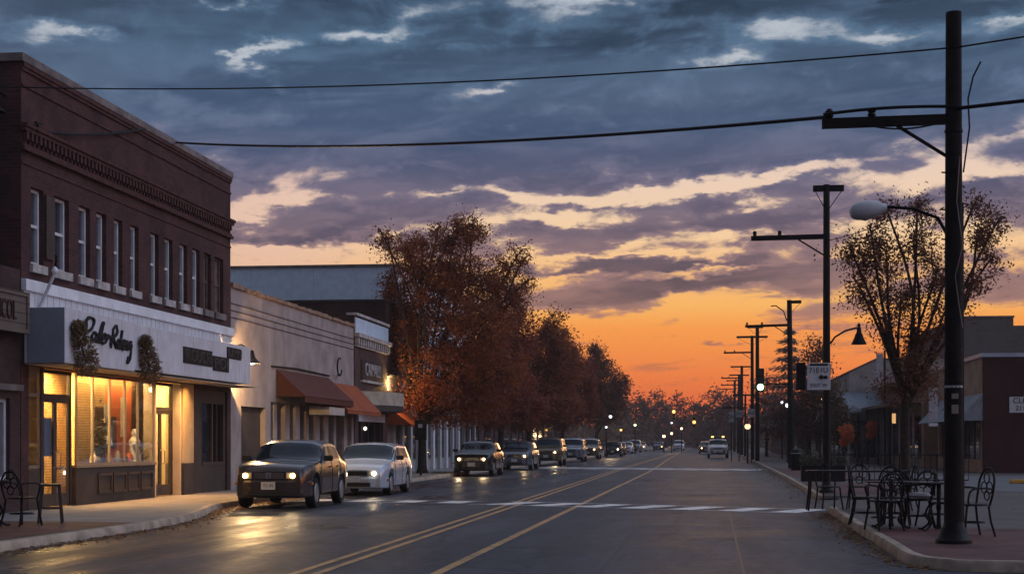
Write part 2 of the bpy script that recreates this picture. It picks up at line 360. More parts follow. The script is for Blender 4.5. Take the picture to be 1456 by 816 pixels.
def asphalt():
    m = bpy.data.materials.new('asphalt'); m.use_nodes = True; t = NT(m.node_tree); b = m.node_tree.nodes['Principled BSDF']
    g = t.n('ShaderNodeNewGeometry'); v = g.outputs['Position']
    mp = t.n('ShaderNodeMapping'); t.link(v, mp.inputs[0]); mp.inputs['Scale'].default_value = (1, .12, 1)      # wheel tracks run along the street
    big = t.noise(mp.outputs[0], 1.1, 5, .65); pat = t.noise(v, .35, 6, .65, 1.2); fine = t.noise(v, 60, 3, .7); med = t.noise(v, 6, 5, .7)
    f = t.m('ADD', t.m('MULTIPLY', big, .5), t.m('MULTIPLY', pat, .5))
    cc = t.ramp(f, [(.39, (.012, .0125, .018, 1)), (.5, (.030, .0315, .041, 1)), (.61, (.060, .061, .076, 1))])
    cc = t.mix(1.0, cc, t.ramp(fine, [(.3, .65), (.7, 1.35)]), 'MULTIPLY')
    # cracks sealed with tar
    mw = t.n('ShaderNodeMapping'); t.link(v, mw.inputs[0]); mw.inputs['Scale'].default_value = (.16, .07, 1)
    vo = t.n('ShaderNodeTexVoronoi', feature='DISTANCE_TO_EDGE')
    wj = t.n('ShaderNodeVectorMath', operation='ADD'); t.link(mw.outputs[0], wj.inputs[0])
    wn = t.n('ShaderNodeVectorMath', operation='SCALE'); t.link(t.noise(v, .9, 4, .6, 0, 1), wn.inputs[0]); wn.inputs['Scale'].default_value = .12
    t.link(wn.outputs[0], wj.inputs[1]); t.link(wj.outputs[0], vo.inputs['Vector']); vo.inputs['Scale'].default_value = 1
    crack = t.sstep(vo.outputs['Distance'], .012, .003)
    cc = t.mix(t.m('MULTIPLY', crack, .75), cc, (.012, .012, .013, 1))
    t.link(cc, b.inputs['Base Color'])
    sx = t.n('ShaderNodeSeparateXYZ'); t.link(v, sx.inputs[0])
    damp = t.m('MULTIPLY', t.sstep(sx.outputs[0], -4.2, -7.5), t.sstep(t.noise(mp.outputs[0], .9, 5, .6), .34, .66))      # damp tracks on the parking side
    ro = t.ramp(t.m('ADD', t.m('MULTIPLY', med, .4), t.m('MULTIPLY', pat, .6)), [(.35, .43), (.65, .65)])
    t.link(t.m('SUBTRACT', ro, t.m('MULTIPLY', damp, .30)), b.inputs['Roughness'])
    b.inputs['Specular IOR Level'].default_value = .2
    bp = t.n('ShaderNodeBump'); bp.inputs['Strength'].default_value = .35; bp.inputs['Distance'].default_value = .006
    t.link(t.m('ADD', fine, t.m('MULTIPLY', med, .6)), bp.inputs['Height']); t.link(bp.outputs[0], b.inputs['Normal'])
    return m
def worn_paint(name, c, wear=.5):
    m = bpy.data.materials.new(name); m.use_nodes = True; t = NT(m.node_tree); b = m.node_tree.nodes['Principled BSDF']
    g = t.n('ShaderNodeNewGeometry'); v = g.outputs['Position']
    n = t.m('ADD', t.m('MULTIPLY', t.noise(v, 2.2, 6, .7), .6), t.m('MULTIPLY', t.noise(v, 26, 4, .7), .4))
    t.link(t.mix(t.sstep(n, wear - .07, wear + .09), (*c, 1), (.055, .053, .055, 1)), b.inputs['Base Color']); b.inputs['Roughness'].default_value = .55
    return m
def concrete(name, c, joint=1.5, rough=.8):
    m = bpy.data.materials.new(name); m.use_nodes = True; t = NT(m.node_tree); b = m.node_tree.nodes['Principled BSDF']
    g = t.n('ShaderNodeNewGeometry'); v = g.outputs['Position']; s = t.n('ShaderNodeSeparateXYZ'); t.link(v, s.inputs[0])
    n = t.m('ADD', t.m('MULTIPLY', t.noise(v, .7, 6, .65), .6), t.m('MULTIPLY', t.noise(v, 14, 5, .7), .4))
    cc = t.ramp(n, [(.35, tuple(x * .6 for x in c) + (1,)), (.65, tuple(c) + (1,))])
    ks = [t.sstep(t.m('ABSOLUTE', t.m('SUBTRACT', t.m('FRACT', t.m('DIVIDE', s.outputs[i], joint)), .5)), .5 - .022 / joint, .5 - .008 / joint) for i in (0, 1)]
    cc = t.mix(t.m('MULTIPLY', t.m('MAXIMUM', *ks), .7), cc, tuple(x * .25 for x in c) + (1,))
    t.link(cc, b.inputs['Base Color']); b.inputs['Roughness'].default_value = rough; b.inputs['Specular IOR Level'].default_value = .2
    bp = t.n('ShaderNodeBump'); bp.inputs['Strength'].default_value = .3; bp.inputs['Distance'].default_value = .01; t.link(t.noise(v, 30, 4, .7), bp.inputs['Height']); t.link(bp.outputs[0], b.inputs['Normal'])
    return m


M_asphalt = asphalt()
M_yellow = worn_paint('yellow_paint', (.48, .245, .07), .545)
M_white = worn_paint('white_paint', (.74, .72, .70), .56)
M_side = concrete('sidewalk_concrete', (.27, .25, .235))
M_lot = concrete('lot_concrete', (.17, .16, .165), 4.5, .65); M_sideR = concrete('worn_concrete', (.155, .13, .118))
M_kerb = mat('kerb_concrete', (.34, .265, .20), .75, var=.35, scale=2.5, bump=.3)
M_paver = brick('brick_pavers', (.16, .055, .042), (.11, .04, .034), (.07, .055, .05), .22, .11, 'floor', .7)
M_brick = brick('red_brick', (.092, .032, .027), (.058, .022, .020), (.058, .040, .038))
M_darkbrick = brick('dark_brick', (.07, .03, .027), (.05, .024, .022), (.045, .035, .033))
M_brownbrick = brick('brown_brick', (.105, .048, .040), (.08, .038, .034), (.07, .05, .045))
M_stone = mat('coping_stone', (.17, .145, .135), .8, var=.35, scale=2)
M_stonelight = mat('light_stone', (.42, .38, .35), .8, var=.3, scale=3)
M_corbel = mat('corbel_brick', (.075, .034, .030), .85, var=.3, scale=6)
M_siding = boards('white_siding', (.66, .67, .69), .30, stain=(.50, .49, .49))
M_whitetrim = mat('white_trim', (.70, .71, .72), .5, var=.12, scale=2)
M_winframe = mat('window_paint', (.62, .62, .63), .5, var=.12)
M_blind = mat('roller_blind', (.52, .50, .50), .8, var=.15, scale=4)
M_boarded = mat('boarded_wood', (.14, .10, .085), .8, var=.3, scale=5)
M_glassdark = mat('dark_glass', (.012, .014, .018), .04, var=.1, spec=.8)
M_pane = pane_mat('shop_glass', refl=.05)
M_signpanel = boards('sign_panel', (.66, .65, .67), 2.3, line=.7, stain=(.44, .41, .40))
M_signend = mat('sign_end', (.22, .25, .29), .6, var=.1, scale=1)
M_darkletter = mat('sign_letter', (.018, .015, .014), .6)
M_olive = mat('letter_face', (.075, .062, .05), .6, var=.4, scale=9)
M_shopdark = mat('shopfront_brown', (.045, .033, .028), .55, var=.25, scale=3)
M_alu = mat('aluminium', (.26, .22, .18), .4, .6, var=.1)
M_blackmetal = mat('black_metal', (.007, .007, .008), .5, .0, var=.2, spec=.15)
M_polewood = mat('pole_wood', (.014, .011, .010), .8, var=.35, scale=5, bump=.4)
M_steelpole = mat('painted_pole', (.008, .0075, .0075), .5, var=.2, scale=4, spec=.15)
M_bark = mat('bark', (.045, .033, .027), .9, var=.4, scale=9, bump=.8, bscale=30)
M_rust_leaf = leaf_mat('rust_leaves', [(.07, .026, .016), (.17, .052, .024), (.28, .085, .03), (.34, .13, .04)])
M_red_leaf = leaf_mat('red_leaves', [(.07, .023, .017), (.17, .042, .026), (.25, .06, .032), (.29, .09, .045)])
M_brown_leaf = leaf_mat('brown_leaves', [(.055, .027, .02), (.11, .047, .027), (.17, .065, .035), (.21, .09, .045)])
M_far_leaf = leaf_mat('far_leaves', [(.06, .042, .03), (.10, .064, .04), (.15, .085, .05), (.19, .10, .055)])
M_pale_leaf = leaf_mat('pale_needles', [(.10, .085, .08), (.15, .13, .12), (.20, .175, .16), (.26, .23, .21)])
M_dry_leaf = leaf_mat('dry_greenery', [(.05, .033, .018), (.10, .062, .03), (.17, .11, .05), (.25, .17, .085)])
M_orange_leaf = leaf_mat('orange_flowers', [(.25, .05, .02), (.5, .10, .03), (.65, .16, .04), (.6, .22, .06)])
M_green_leaf = leaf_mat('planter_leaves', [(.02, .02, .014), (.035, .034, .02), (.05, .045, .025), (.07, .055, .03)])
M_tan = mat('tan_stucco', (.335, .272, .245), .85, var=.2, scale=1.4, bump=.15, bscale=25, stain=(.28, .215, .19))
M_cream = mat('cream_panel', (.50, .42, .33), .8, var=.12, scale=2)
M_bluemetal = boards('blue_metal', (.62, .76, .86), 3.2, axis=0, line=.7, rough=.45)
M_awndark = boards('dark_awning', (.12, .032, .022), .28, axis=1, rough=.75)
M_awnorange = boards('orange_awning', (.36, .085, .032), .9, axis=1, line=.6, rough=.7)
M_awncream = mat('cream_awning', (.42, .35, .27), .75, var=.2, scale=3)
M_awngrey = boards('grey_awning', (.20, .23, .26), .7, axis=0, line=.6, rough=.6)
M_greyblock = boards('grey_block', (.155, .138, .128), .4, axis=2, horizontal=True, line=.85, rough=.9)
M_palewall = mat('pale_wall', (.34, .30, .28), .85, var=.2, scale=1.2, bump=.1)
M_paleblue = mat('pale_blue_wall', (.3, .33, .37), .8, var=.15, scale=1.5)
M_signwhite = mat('sign_white', (.62, .61, .62), .5, var=.08, scale=5)
M_signgrey = mat('sign_grey', (.42, .41, .42), .6, var=.15, scale=5)
M_wood = boards('weathered_boards', (.16, .125, .10), .2, horizontal=True, line=.5, rough=.85)
M_rubber = mat('tyre_rubber', (.014, .014, .014), .85, var=.2)
M_rim = mat('alloy_rim', (.42, .42, .43), .3, .8, var=.1)
M_blackplastic = mat('black_plastic', (.015, .015, .016), .5, var=.2)
M_chrome = mat('chrome', (.6, .6, .6), .18, 1.0, var=.05)
M_carglass = mat('car_glass', (.006, .012, .020), .03, var=.1, spec=.25)
M_plate = mat('plate_white', (.5, .5, .5), .5, var=.15, scale=20)
M_yellowkerb = mat('yellow_kerb', (.55, .30, .05), .7, var=.3, scale=4)
M_soil = mat('ground_soil', (.055, .045, .036), .95, var=.3, scale=.8)
G_head = glow('headlight_glow', (1, .60, .22), 16)
G_headw = glow('headlight_white', (1, .88, .66), 16)
G_lamp = glow('lamp_warm', (1, .60, .24), 14)
G_lampw = glow('lamp_white', (.85, .93, 1.0), 3)
G_green = glow('signal_green', (.45, 1.0, .45), 14)
G_amber = glow('signal_amber', (1.0, .48, .12), 4)


def lamp(name, kind, loc, energy, color, size=.2, rot=None, parent=None, spot=None, blend=.6):
    l = bpy.data.lights.new(name, kind); l.energy = energy; l.color = color
    if kind == 'AREA': l.shape = 'RECTANGLE'; l.size = size[0]; l.size_y = size[1]
    else: l.shadow_soft_size = size
    if kind == 'SPOT': l.spot_size = R(spot or 90); l.spot_blend = blend
    o = bpy.data.objects.new(name, l); col.objects.link(o)
    if parent is not None and parent.get('_o') is not None: loc = tuple(a - b for a, b in zip(loc, parent['_o']))
    o.location = loc
    if rot: o.rotation_euler = rot
    if parent is not None: o.parent = parent
    return o

# ================================================================== SETTING: ground, road, pavements
def structure(name, mb, m, smooth=False):
    return tag(mb.build(name, m, smooth=smooth), kind='structure')
structure('ground', MB().add([(-900, -60, -.03), (900, -60, -.03), (900, 1500, -.03), (-900, 1500, -.03)], [(0, 1, 2, 3)]), M_soil)
structure('road', MB().add([(-11.6, -20, 0), (40, -20, 0), (40, 64, 0), (6.6, 66, 0), (6.6, 700, 0), (-11.6, 700, 0)], [(0, 1, 2, 3, 4, 5)]), M_asphalt)
def smooth_line(pts, k=6):
    out = []
    for i in range(len(pts) - 1):
        p0 = pts[max(i - 1, 0)]; p1 = pts[i]; p2 = pts[i + 1]; p3 = pts[min(i + 2, len(pts) - 1)]
        for j in range(k):
            t = j / k
            out.append(tuple(.5 * ((2 * b) + (c - a) * t + (2 * a - 5 * b + 4 * c - d) * t * t + (3 * b - a - 3 * c + d) * t ** 3) for a, b, c, d in zip(p0, p1, p2, p3)))
    out.append(pts[-1]); return out
LK = smooth_line([(-9.9, 2), (-9.7, 15), (-9.5, 20), (-9.4, 24.5), (-9.55, 27.5), (-10.0, 30.2), (-10.55, 32.6), (-10.8, 35), (-10.8, 40)], 5) + [(-10.8, 120), (-10.8, 700)]
RK1 = smooth_line([(6.5, 18.2), (3.4, 18.35), (2.75, 18.7), (2.48, 19.5), (2.5, 22), (2.52, 26), (2.58, 30), (2.62, 33.4)], 5)
RK2 = [(2.92, 40.4), (3.2, 60), (3.45, 90), (3.9, 140), (4.8, 278), (6.2, 700)]
def off(line, d):
    out = []
    for i, p in enumerate(line):
        a = line[max(i - 1, 0)]; b = line[min(i + 1, len(line) - 1)]
        n = Vector((b[1] - a[1], -(b[0] - a[0]))).normalized(); out.append((p[0] + n.x * d, p[1] + n.y * d))
    return out
def kerb(name, line, d, top=.13):
    """A kerb of real height with a rounded nose; d = side the pavement lies on."""
    mb = MB(); prof = [(0, -.02), (.012 * 1, top - .03), (.04, top), (.16, top + .002), (.16, -.02)]
    rows = [[(x, y, z) for (x, y) in off(line, d * q)] for (q, z) in prof]; n = len(line)
    for r in rows: mb.v += r
    for j in range(len(prof) - 1):
        for i in range(n - 1): mb.f.append((j * n + i, j * n + i + 1, (j + 1) * n + i + 1, (j + 1) * n + i))
    mb.f.append(tuple(j * n for j in range(len(prof)))); mb.f.append(tuple(j * n + n - 1 for j in reversed(range(len(prof)))))
    return structure(name, mb, M_kerb, True)
kerb('kerb', LK, -1); kerb('kerb', RK1, 1); kerb('kerb', RK2, 1)
li = off(LK, -.16)
structure('pavement', MB().prism(list(reversed([(-60, 2)] + li + [(-60, 700)])), -.02, .128), M_side)
r1 = off(RK1, .16)
structure('pavement', MB().prism([(14, 18.36)] + r1 + [(2.8, 34.2), (4.2, 34.6), (4.2, 40.2), (3.1, 40.4)] + off(RK2, .16)[1:] + [(60, 700), (60, 64), (14, 64)], -.02, .128), M_sideR)
# dropped kerb at the crossing
structure('kerb_ramp', MB().add([(2.62, 33.42, .012), (4.2, 34.6, .127), (4.2, 40.2, .127), (2.94, 40.38, .012), (2.8, 34.2, .127), (3.1, 40.4, .127)], [(0, 1, 2, 3), (0, 4, 1), (3, 2, 5)]), M_sideR)
structure('parking_lot', MB().add([(8.2, 44, .134), (60, 44, .134), (60, 64, .134), (8.2, 64, .134)], [(0, 1, 2, 3)]), M_lot)
pv = off(RK1, .17)[5:]
structure('brick_paving', MB().add([(x, y, .133) for x, y in pv[:20]] + [(14, pv[19][1], .133), (14, 18.9, .133)], [tuple(range(22))]), M_paver)
structure('brick_paving', MB().add([(3.15, 41.2, .133), (5.6, 41.2, .133), (5.8, 52, .133), (3.3, 52, .133)], [(0, 1, 2, 3)]), M_paver)
structure('brick_paving', MB().add([(3.5, 60, .133), (6.2, 60, .133), (6.4, 82, .133), (3.7, 82, .133)], [(0, 1, 2, 3)]), M_paver)
structure('brick_paving', MB().add([(-13.3, 8, .133), (-9.9, 8, .133), (-9.72, 20, .133), (-9.62, 25.4, .133), (-13.3, 25.6, .133)], [(0, 1, 2, 3, 4)]), M_paver)

def stripe(pts, wd, m, name, z=.005):
    l = off(pts, -wd / 2); r = off(pts, wd / 2); n = len(pts)
    return structure(name, MB().add([(x, y, z) for x, y in l] + [(x, y, z) for x, y in r], [(i, i + 1, n + i + 1, n + i) for i in range(n - 1)]), m)
YL = [(-4.5, y) for y in range(0, 96, 6)] + [(-4.3, 130), (-3.9, 200), (-3.3, 300), (-3.0, 500)]
YR = [(-3.05, 0), (-3.02, 17), (-2.85, 50), (-2.7, 78), (-2.75, 96), (-3.0, 130), (-3.2, 200), (-2.9, 300), (-2.7, 500)]
stripe([(x - .13, y) for x, y in YL], .11, M_yellow, 'road_marking'); stripe([(x + .13, y) for x, y in YL], .11, M_yellow, 'road_marking')
stripe(YR, .13, M_yellow, 'road_marking')
# crossing near: two edge lines with blocks between, set slightly askew
def crosswalk(a, b, wd, nb, fill, edge=.16):
    a = Vector(a); b = Vector(b); d = (b - a).normalized(); n = Vector((-d.y, d.x)); L = (b - a).length
    for sgn in (-1, 1):
        o = n * (wd / 2 * sgn); stripe([tuple(a + o), tuple(b + o)], edge, M_white, 'road_marking', .0085)
    step = L / nb
    for i in range(nb):
        p = a + d * (i * step + step * .14); q = a + d * (i * step + step * (.14 + fill))
        stripe([tuple(p), tuple(q)], wd - edge - .10, M_white, 'road_marking', .0085)
crosswalk((2.5, 33.9), (-5.2, 37.7), 1.9, 7, .52, .09)
crosswalk((-5.6, 37.9), (-10.4, 38.9), 1.3, 4, .55, .10)
crosswalk((3.2, 83.5), (-10.2, 89.5), 4.6, 10, .55, .22)
stripe([(-1.2, 15), (-1.15, 33)], .02, mat('tar_seam', (.014, .014, .015), .5), 'road_seam', .004)
stripe([(.4, 8), (.55, 33)], .03, MATS['tar_seam'], 'road_seam', .004)
stripe([(-9.3, 27.6), (2.5, 26.4)], .035, MATS['tar_seam'], 'road_seam', .0041)
stripe([(-1.2, 41), (-1.0, 84)], .04, MATS['tar_seam'], 'road_seam', .004)
def blotch(name, cx, cy, rx_, ry_, m, z, seed):
    rg = random.Random(seed); k = 22; ph = [rg.uniform(0, 6.28) for _ in range(4)]
    pts = [(cx + rx_ * math.cos(a) * (1 + .22 * math.sin(2 * a + ph[0]) + .12 * math.sin(5 * a + ph[1])), cy + ry_ * math.sin(a) * (1 + .2 * math.sin(3 * a + ph[2]) + .1 * math.sin(7 * a + ph[3])), z) for a in [6.283 * i / k for i in range(k)]]
    return structure(name, MB().add(pts, [tuple(range(k))]), m)
M_oil = mat('oil_stain', (.014, .014, .016), .62, var=.3, scale=6)
for i, (x, y, a, b) in enumerate(((-9.2, 31.0, .5, .9), (-9.7, 40.9, .35, .6), (-9.8, 64.5, .5, 1.2), (-6.4, 26.5, .2, .5))):
    blotch('oil_stain', x, y, a, b, M_oil, .0025, i)
structure('manhole_cover', MB().lathe([(.36, 0), (.36, .006), (.30, .008), (0, .008)], (-2.1, 61, 0), 24), mat('cast_iron', (.03, .028, .027), .55, .3))

# fallen leaves collected along the gutters
def litter(name, line, n, spread, seed, size=.05, z=.006):
    rng = random.Random(seed); mb = MB()
    seg = [(Vector(a), Vector(b)) for a, b in zip(line[:-1], line[1:])]; wts = [(b - a).length for a, b in seg]
    for _ in range(n):
        a, b = rng.choices(seg, wts)[0]; p = a.lerp(b, rng.random()); d = (b - a).normalized(); nn = Vector((d.y, -d.x))
        p = p + nn * (abs(rng.gauss(0, spread)) + .03)
        an = rng.random() * 6.28; s = size * rng.uniform(.5, 1.2); c, si = math.cos(an) * s, math.sin(an) * s; h = rng.uniform(0, .03)
        mb.add([(p.x - c, p.y - si, z + h * rng.random()), (p.x + si * .6, p.y - c * .6, z + h * rng.random()), (p.x + c, p.y + si, z + h), (p.x - si * .6, p.y + c * .6, z)], [(0, 1, 2, 3)])
    o = mb.build(name, M_dry_leaf2); return tag(o, kind='stuff')
M_dry_leaf2 = leaf_mat('fallen_leaf', [(.06, .03, .015), (.13, .065, .025), (.20, .10, .04), (.28, .15, .06)])
litter('fallen_leaves', [p for p in LK if p[1] > 16 and p[1] < 60], 1500, .22, 3)
litter('fallen_leaves', [(x, y) for x, y in reversed(RK1[8:])], 900, .16, 4)
litter('fallen_leaves', [(x, y) for x, y in reversed(RK2[:4])], 1100, .25, 5)
litter('fallen_leaves', [(7.6, 33), (7.5, 30.5)], 240, .35, 6, .06, .134)
litter('fallen_leaves', [(6.6, 40), (4.2, 44.5)], 200, .8, 8, .05, .134)
litter('fallen_leaves', [(-11.5, 66), (-12.5, 70)], 260, .9, 9, .05, .134)

# ================================================================== LEFT: BUILDINGS
FX = -13.4
def holes_wall(x, y0, y1, z0, z1, holes, t, sgn=1, axis='x'):
    """A wall in the plane x (facing +x when sgn = 1, or -y when axis = 'y') with rectangular openings and their reveals."""
    ys = sorted({y0, y1, *[h[0] for h in holes], *[h[1] for h in holes]}); zs = sorted({z0, z1, *[h[2] for h in holes], *[h[3] for h in holes]})
    inh = lambda y, z: any(h[0] < y < h[1] and h[2] < z < h[3] for h in holes)
    mb = MB()
    P3 = (lambda d, y, z: (x - sgn * d, y, z)) if axis == 'x' else (lambda d, y, z: (y, x + sgn * d, z))
    solid = {}
    for i in range(len(ys) - 1):
        for j in range(len(zs) - 1): solid[i, j] = not inh((ys[i] + ys[i + 1]) / 2, (zs[j] + zs[j + 1]) / 2)
    for (i, j), s in solid.items():
        if not s: continue
        a, b, c, d = ys[i], ys[i + 1], zs[j], zs[j + 1]
        for dep in (0, t): mb.add([P3(dep, a, c), P3(dep, b, c), P3(dep, b, d), P3(dep, a, d)], [(0, 1, 2, 3)])
        for (di, dj, e0, e1) in ((-1, 0, (a, c), (a, d)), (1, 0, (b, c), (b, d)), (0, -1, (a, c), (b, c)), (0, 1, (a, d), (b, d))):
            if not solid.get((i + di, j + dj), False):
                mb.add([P3(0, *e0), P3(0, *e1), P3(t, *e1), P3(t, *e0)], [(0, 1, 2, 3)])
    return mb
def sash_window(B, x, y0, y1, z0, z1, lit=False, boarded=False, sill=True):
    """Two-pane sash in an opening of a wall facing +x."""
    f = MB(); w = .07; d0, d1 = x - .20, x - .10; zm = (z0 + z1) / 2 + .02
    f.box(d0, d1, y0 + .003, y0 + w, z0 + .003, z1 - .003); f.box(d0, d1, y1 - w, y1 - .003, z0 + .003, z1 - .003)
    f.box(d0, d1 - .004, y0 + w, y1 - w, z1 - w, z1 - .003); f.box(d0, d1 - .004, y0 + w, y1 - w, z0 + .003, z0 + .06); f.box(d0, d1 - .01, y0 + w, y1 - w, zm - .03, zm + .03)
    o = f.build('window', M_winframe if not boarded else M_boarded, B)
    if boarded:
        MB().box(d0 + .02, d0 + .05, y0 + w - .01, y1 - w + .01, z0 + .06, z1 - w).build('board', M_boarded, o)
    else:
        MB().box(d0 + .03, d0 + .036, y0 + w - .01, y1 - w + .01, z0 + .05, z1 - w + .01).build('pane', M_pane2, o)
        MB().box(d0 - .05, d0 - .04, y0 + .02, y1 - .02, zm - .1 + random.Random(int(y0 * 97)).choice((0, .5, .2, .62, -.5, -.3)), z1 - .02).build('blind', M_blind, o)
        MB().box(d0 - .09, d0 - .08, y0 - .02, y1 + .02, z0 - .02, z1 + .02).build('room_shade', M_roomdark, o)
    if sill: MB().box(x - .2, x + .07, y0 - .06, y1 + .06, z0 - .17, z0 - .003).build('sill', M_stonelight if not boarded else M_stone, o)
    return o
M_pane2 = pane_mat('upper_glass', (.8, .85, .9), .16)
M_roomdark = mat('dark_room', (.025, .022, .022), .9)

# ---- two-storey brick building
Y0, Y1 = 29.2, 42.86
B = thing('brick_building', 'two storey red brick commercial building with sash windows and a lit shopfront', 'building', (FX, 36, .13), world=True)
wins = []
for (a, b) in ((44, 62), (76, 98), (112, 128), (137, 151), (162, 174), (185, 197), (214, 225.5), (234, 245.5), (255, 266), (273.5, 284), (289.5, 300), (305, 317.5)):
    wins.append((onX(a, 0, FX)[0], onX(b, 0, FX)[0], 5.08, 6.62))
SW = [ # shopfront opening (y0, y1) with z range
    (29.55, 31.93, .13, 3.02), (31.93, 36.79, .13, 3.02), (36.79, 39.6, .13, 3.02), (39.75, 42.55, .13, 2.92)]
holes_wall(FX, Y0, Y1, .13, 9.02, wins + [(29.55, 39.6, .13, 3.02), (39.75, 42.55, .13, 2.92)], .34).build('wall', M_brick, B)
side = MB().box(-34, FX - .34, Y0, Y0 + .34, .13, 9.02).box(-34, FX - .34, Y1 - .34, Y1, .13, 9.02).box(-34, -33.6, Y0 + .34, Y1 - .34, .13, 9.02)
side.build('side_wall', M_darkbrick, B)
MB().box(-33.6, FX - .34, Y0 + .34, Y1 - .34, 8.5, 8.6).build('roof', M_soil, B)
MB().box(-33.6, FX - .34, Y0 + .34, Y1 - .34, 4.5, 4.6).build('floor_slab', M_roomdark, B)
c = MB(); c.box(FX - .42, FX + .07, Y0 - .07, Y1 + .06, 9.02, 9.19); c.box(-34, FX - .42, Y0 - .07, Y0 + .4, 9.02, 9.19)
c.build('coping', M_stone, B, bevel=.012)
c = MB()
c.box(FX, FX + .035, Y0 + .003, Y1 - .003, 8.86, 8.93); c.box(FX, FX + .06, Y0 + .003, Y1 - .003, 8.93, 9.017)
c.box(FX, FX + .03, Y0 + .003, Y1 - .003, 8.55, 8.60)
c.build('upper_ledge', M_corbel, B)
c = MB()
c.box(FX, FX + .15, Y0 - .05, Y1 + .05, 7.74, 7.81); c.box(FX, FX + .11, Y0 - .03, Y1 + .03, 7.66, 7.74)
c.box(FX, FX + .05, Y0 + .003, Y1 - .003, 7.36, 7.42); c.box(FX, FX + .09, Y0 - .02, Y1 + .02, 7.28, 7.36); c.box(FX, FX + .025, Y0 + .003, Y1 - .003, 7.02, 7.07)
y = Y0 + .06
while y < Y1 - .1:
    c.box(FX, FX + .10, y, y + .10, 7.50, 7.66); c.box(FX, FX + .06, y, y + .07, 7.42, 7.50); y += .205
c.build('dentil_cornice', M_corbel, B)
for i, h in enumerate(wins): sash_window(B, FX, *h, boarded=i >= 10)
# a board and cloth hang beside the first windows
bd = MB().box(FX + .01, FX + .05, onX(63, 0, FX)[0], onX(75, 0, FX)[0], 5.25, 6.55); bd.build('shutter', M_shopdark, B)
# white band over the shops
MB().box(FX, FX + .06, Y0 + .01, Y1 - .03, 3.95, 4.50).build('siding_band', M_siding, B)
MB().box(FX, FX + .12, Y0 - .02, Y1, 4.50, 4.73).build('fascia_trim', M_whitetrim, B, bevel=.01)
MB().box(FX, FX + .05, Y0 + .02, Y1 - .02, 3.03, 3.95).build('sign_backing', M_shopdark, B)
# shopfront: frames, panes, bulkheads
def mullion(mb, y, z0, z1, x=FX - .05, w=.07, d=.09): mb.box(x - d, x, y - w / 2, y + w / 2, z0, z1)
def display(name, y0, y1, z0, z1, splits, trans=None, x=FX - .03, m=M_alu, frame_w=.048):
    f = MB(); d = .05
    ys = [y0] + list(splits) + [y1]
    for i, q in enumerate(ys):
        a = q if i == 0 else (q - frame_w if i == len(ys) - 1 else q - frame_w / 2); f.box(x - d, x, a, a + frame_w, z0, z1)
    f.box(x - d + .004, x - .004, y0 + .01, y1 - .01, z0, z0 + .07); f.box(x - d + .004, x - .004, y0 + .01, y1 - .01, z1 - .07, z1)
    if trans: f.box(x - d + .006, x - .006, y0 + .01, y1 - .01, trans - .035, trans + .035)
    o = f.build(name, m, B)
    MB().box(x - .03, x - .024, y0 + .02, y1 - .02, z0 + .02, z1 - .02).build('pane', M_pane, o)
    return o
Z0s = .96
display('display_window', 29.56, 30.16, Z0s, 3.0, [], 2.45)
display('display_window', 32.0, 36.78, Z0s, 3.0, [32.93, 33.92, 34.85, 35.70], None)
bk = MB().box(FX - .16, FX - .02, 31.96, 36.79, .13, .94); bko = bk.build('bulkhead', M_shopdark, B)
for (a, b) in ((33.15, 33.95), (34.05, 34.85), (34.95, 35.7), (35.8, 36.6)):
    fr = MB().box(FX - .02, FX + .012, a, b, .34, .40).box(FX - .02, FX + .012, a, b, .74, .80).box(FX - .02, FX + .010, a, a + .05, .40, .74).box(FX - .02, FX + .010, b - .05, b, .40, .74)
    fr.build('panel_moulding', M_shopdark, bko)
MB().box(FX - .18, FX + .03, 31.95, 36.80, .94, 1.0).build('window_sill', M_alu, B)
MB().box(FX - .16, FX - .03, 29.55, 30.18, .13, .94).build('bulkhead', M_shopdark, B)
MB().box(FX - .34, FX - .01, 30.16, 30.30, .13, 3.02).build('pilaster', M_shopdark, B)
# first door, a little recessed
def shop_door(y0, y1, x, ztop, leafs=1, handle=True):
    f = MB(); d = .08
    f.box(x - d, x, y0, y0 + .07, .14, 3.0); f.box(x - d, x, y1 - .07, y1, .14, 3.0); f.box(x - d, x - .004, y0 + .07, y1 - .07, ztop, ztop + .08); f.box(x - d, x - .004, y0 + .07, y1 - .07, 2.93, 3.0)
    o = f.build('door', M_shopdark, B)
    ym = (y0 + y1) / 2
    n = leafs; wdt = (y1 - y0 - .14) / n
    for i in range(n):
        a = y0 + .07 + i * wdt; b = a + wdt
        lf = MB(); lf.box(x - .06, x - .02, a + .004, a + .085, .15, ztop - .004); lf.box(x - .06, x - .02, b - .085, b - .004, .15, ztop - .004)
        lf.box(x - .059, x - .021, a + .085, b - .085, .15, .42); lf.box(x - .059, x - .021, a + .085, b - .085, ztop - .10, ztop - .004)
        lf.build('leaf_frame', M_shopdark, o)
        MB().box(x - .045, x - .04, a + .07, b - .07, .40, ztop - .09).build('pane', M_pane, o)
        if handle:
            hy = b - .12 if i == 0 else a + .12
            MB().tube([(x - .02, hy, .95), (x + .05, hy, .98), (x + .05, hy, 1.28), (x - .02, hy, 1.31)], .013, 6).build('handle', M_chrome, o)
    MB().box(x - .045, x - .04, y0 + .05, y1 - .05, ztop + .07, 2.95).build('transom_pane', M_pane, o)
    return o
shop_door(30.30, 31.90, FX - .10, 2.42, 2)
shop_door(36.92, 38.64, FX - .22, 2.30, 2)
MB().box(FX - .32, FX - .03, 36.80, 36.90, .13, 3.0).build('recess_wall', M_cream, B)
MB().box(FX - .32, FX - .03, 38.66, 38.75, .13, 3.0).build('recess_wall', M_cream, B)
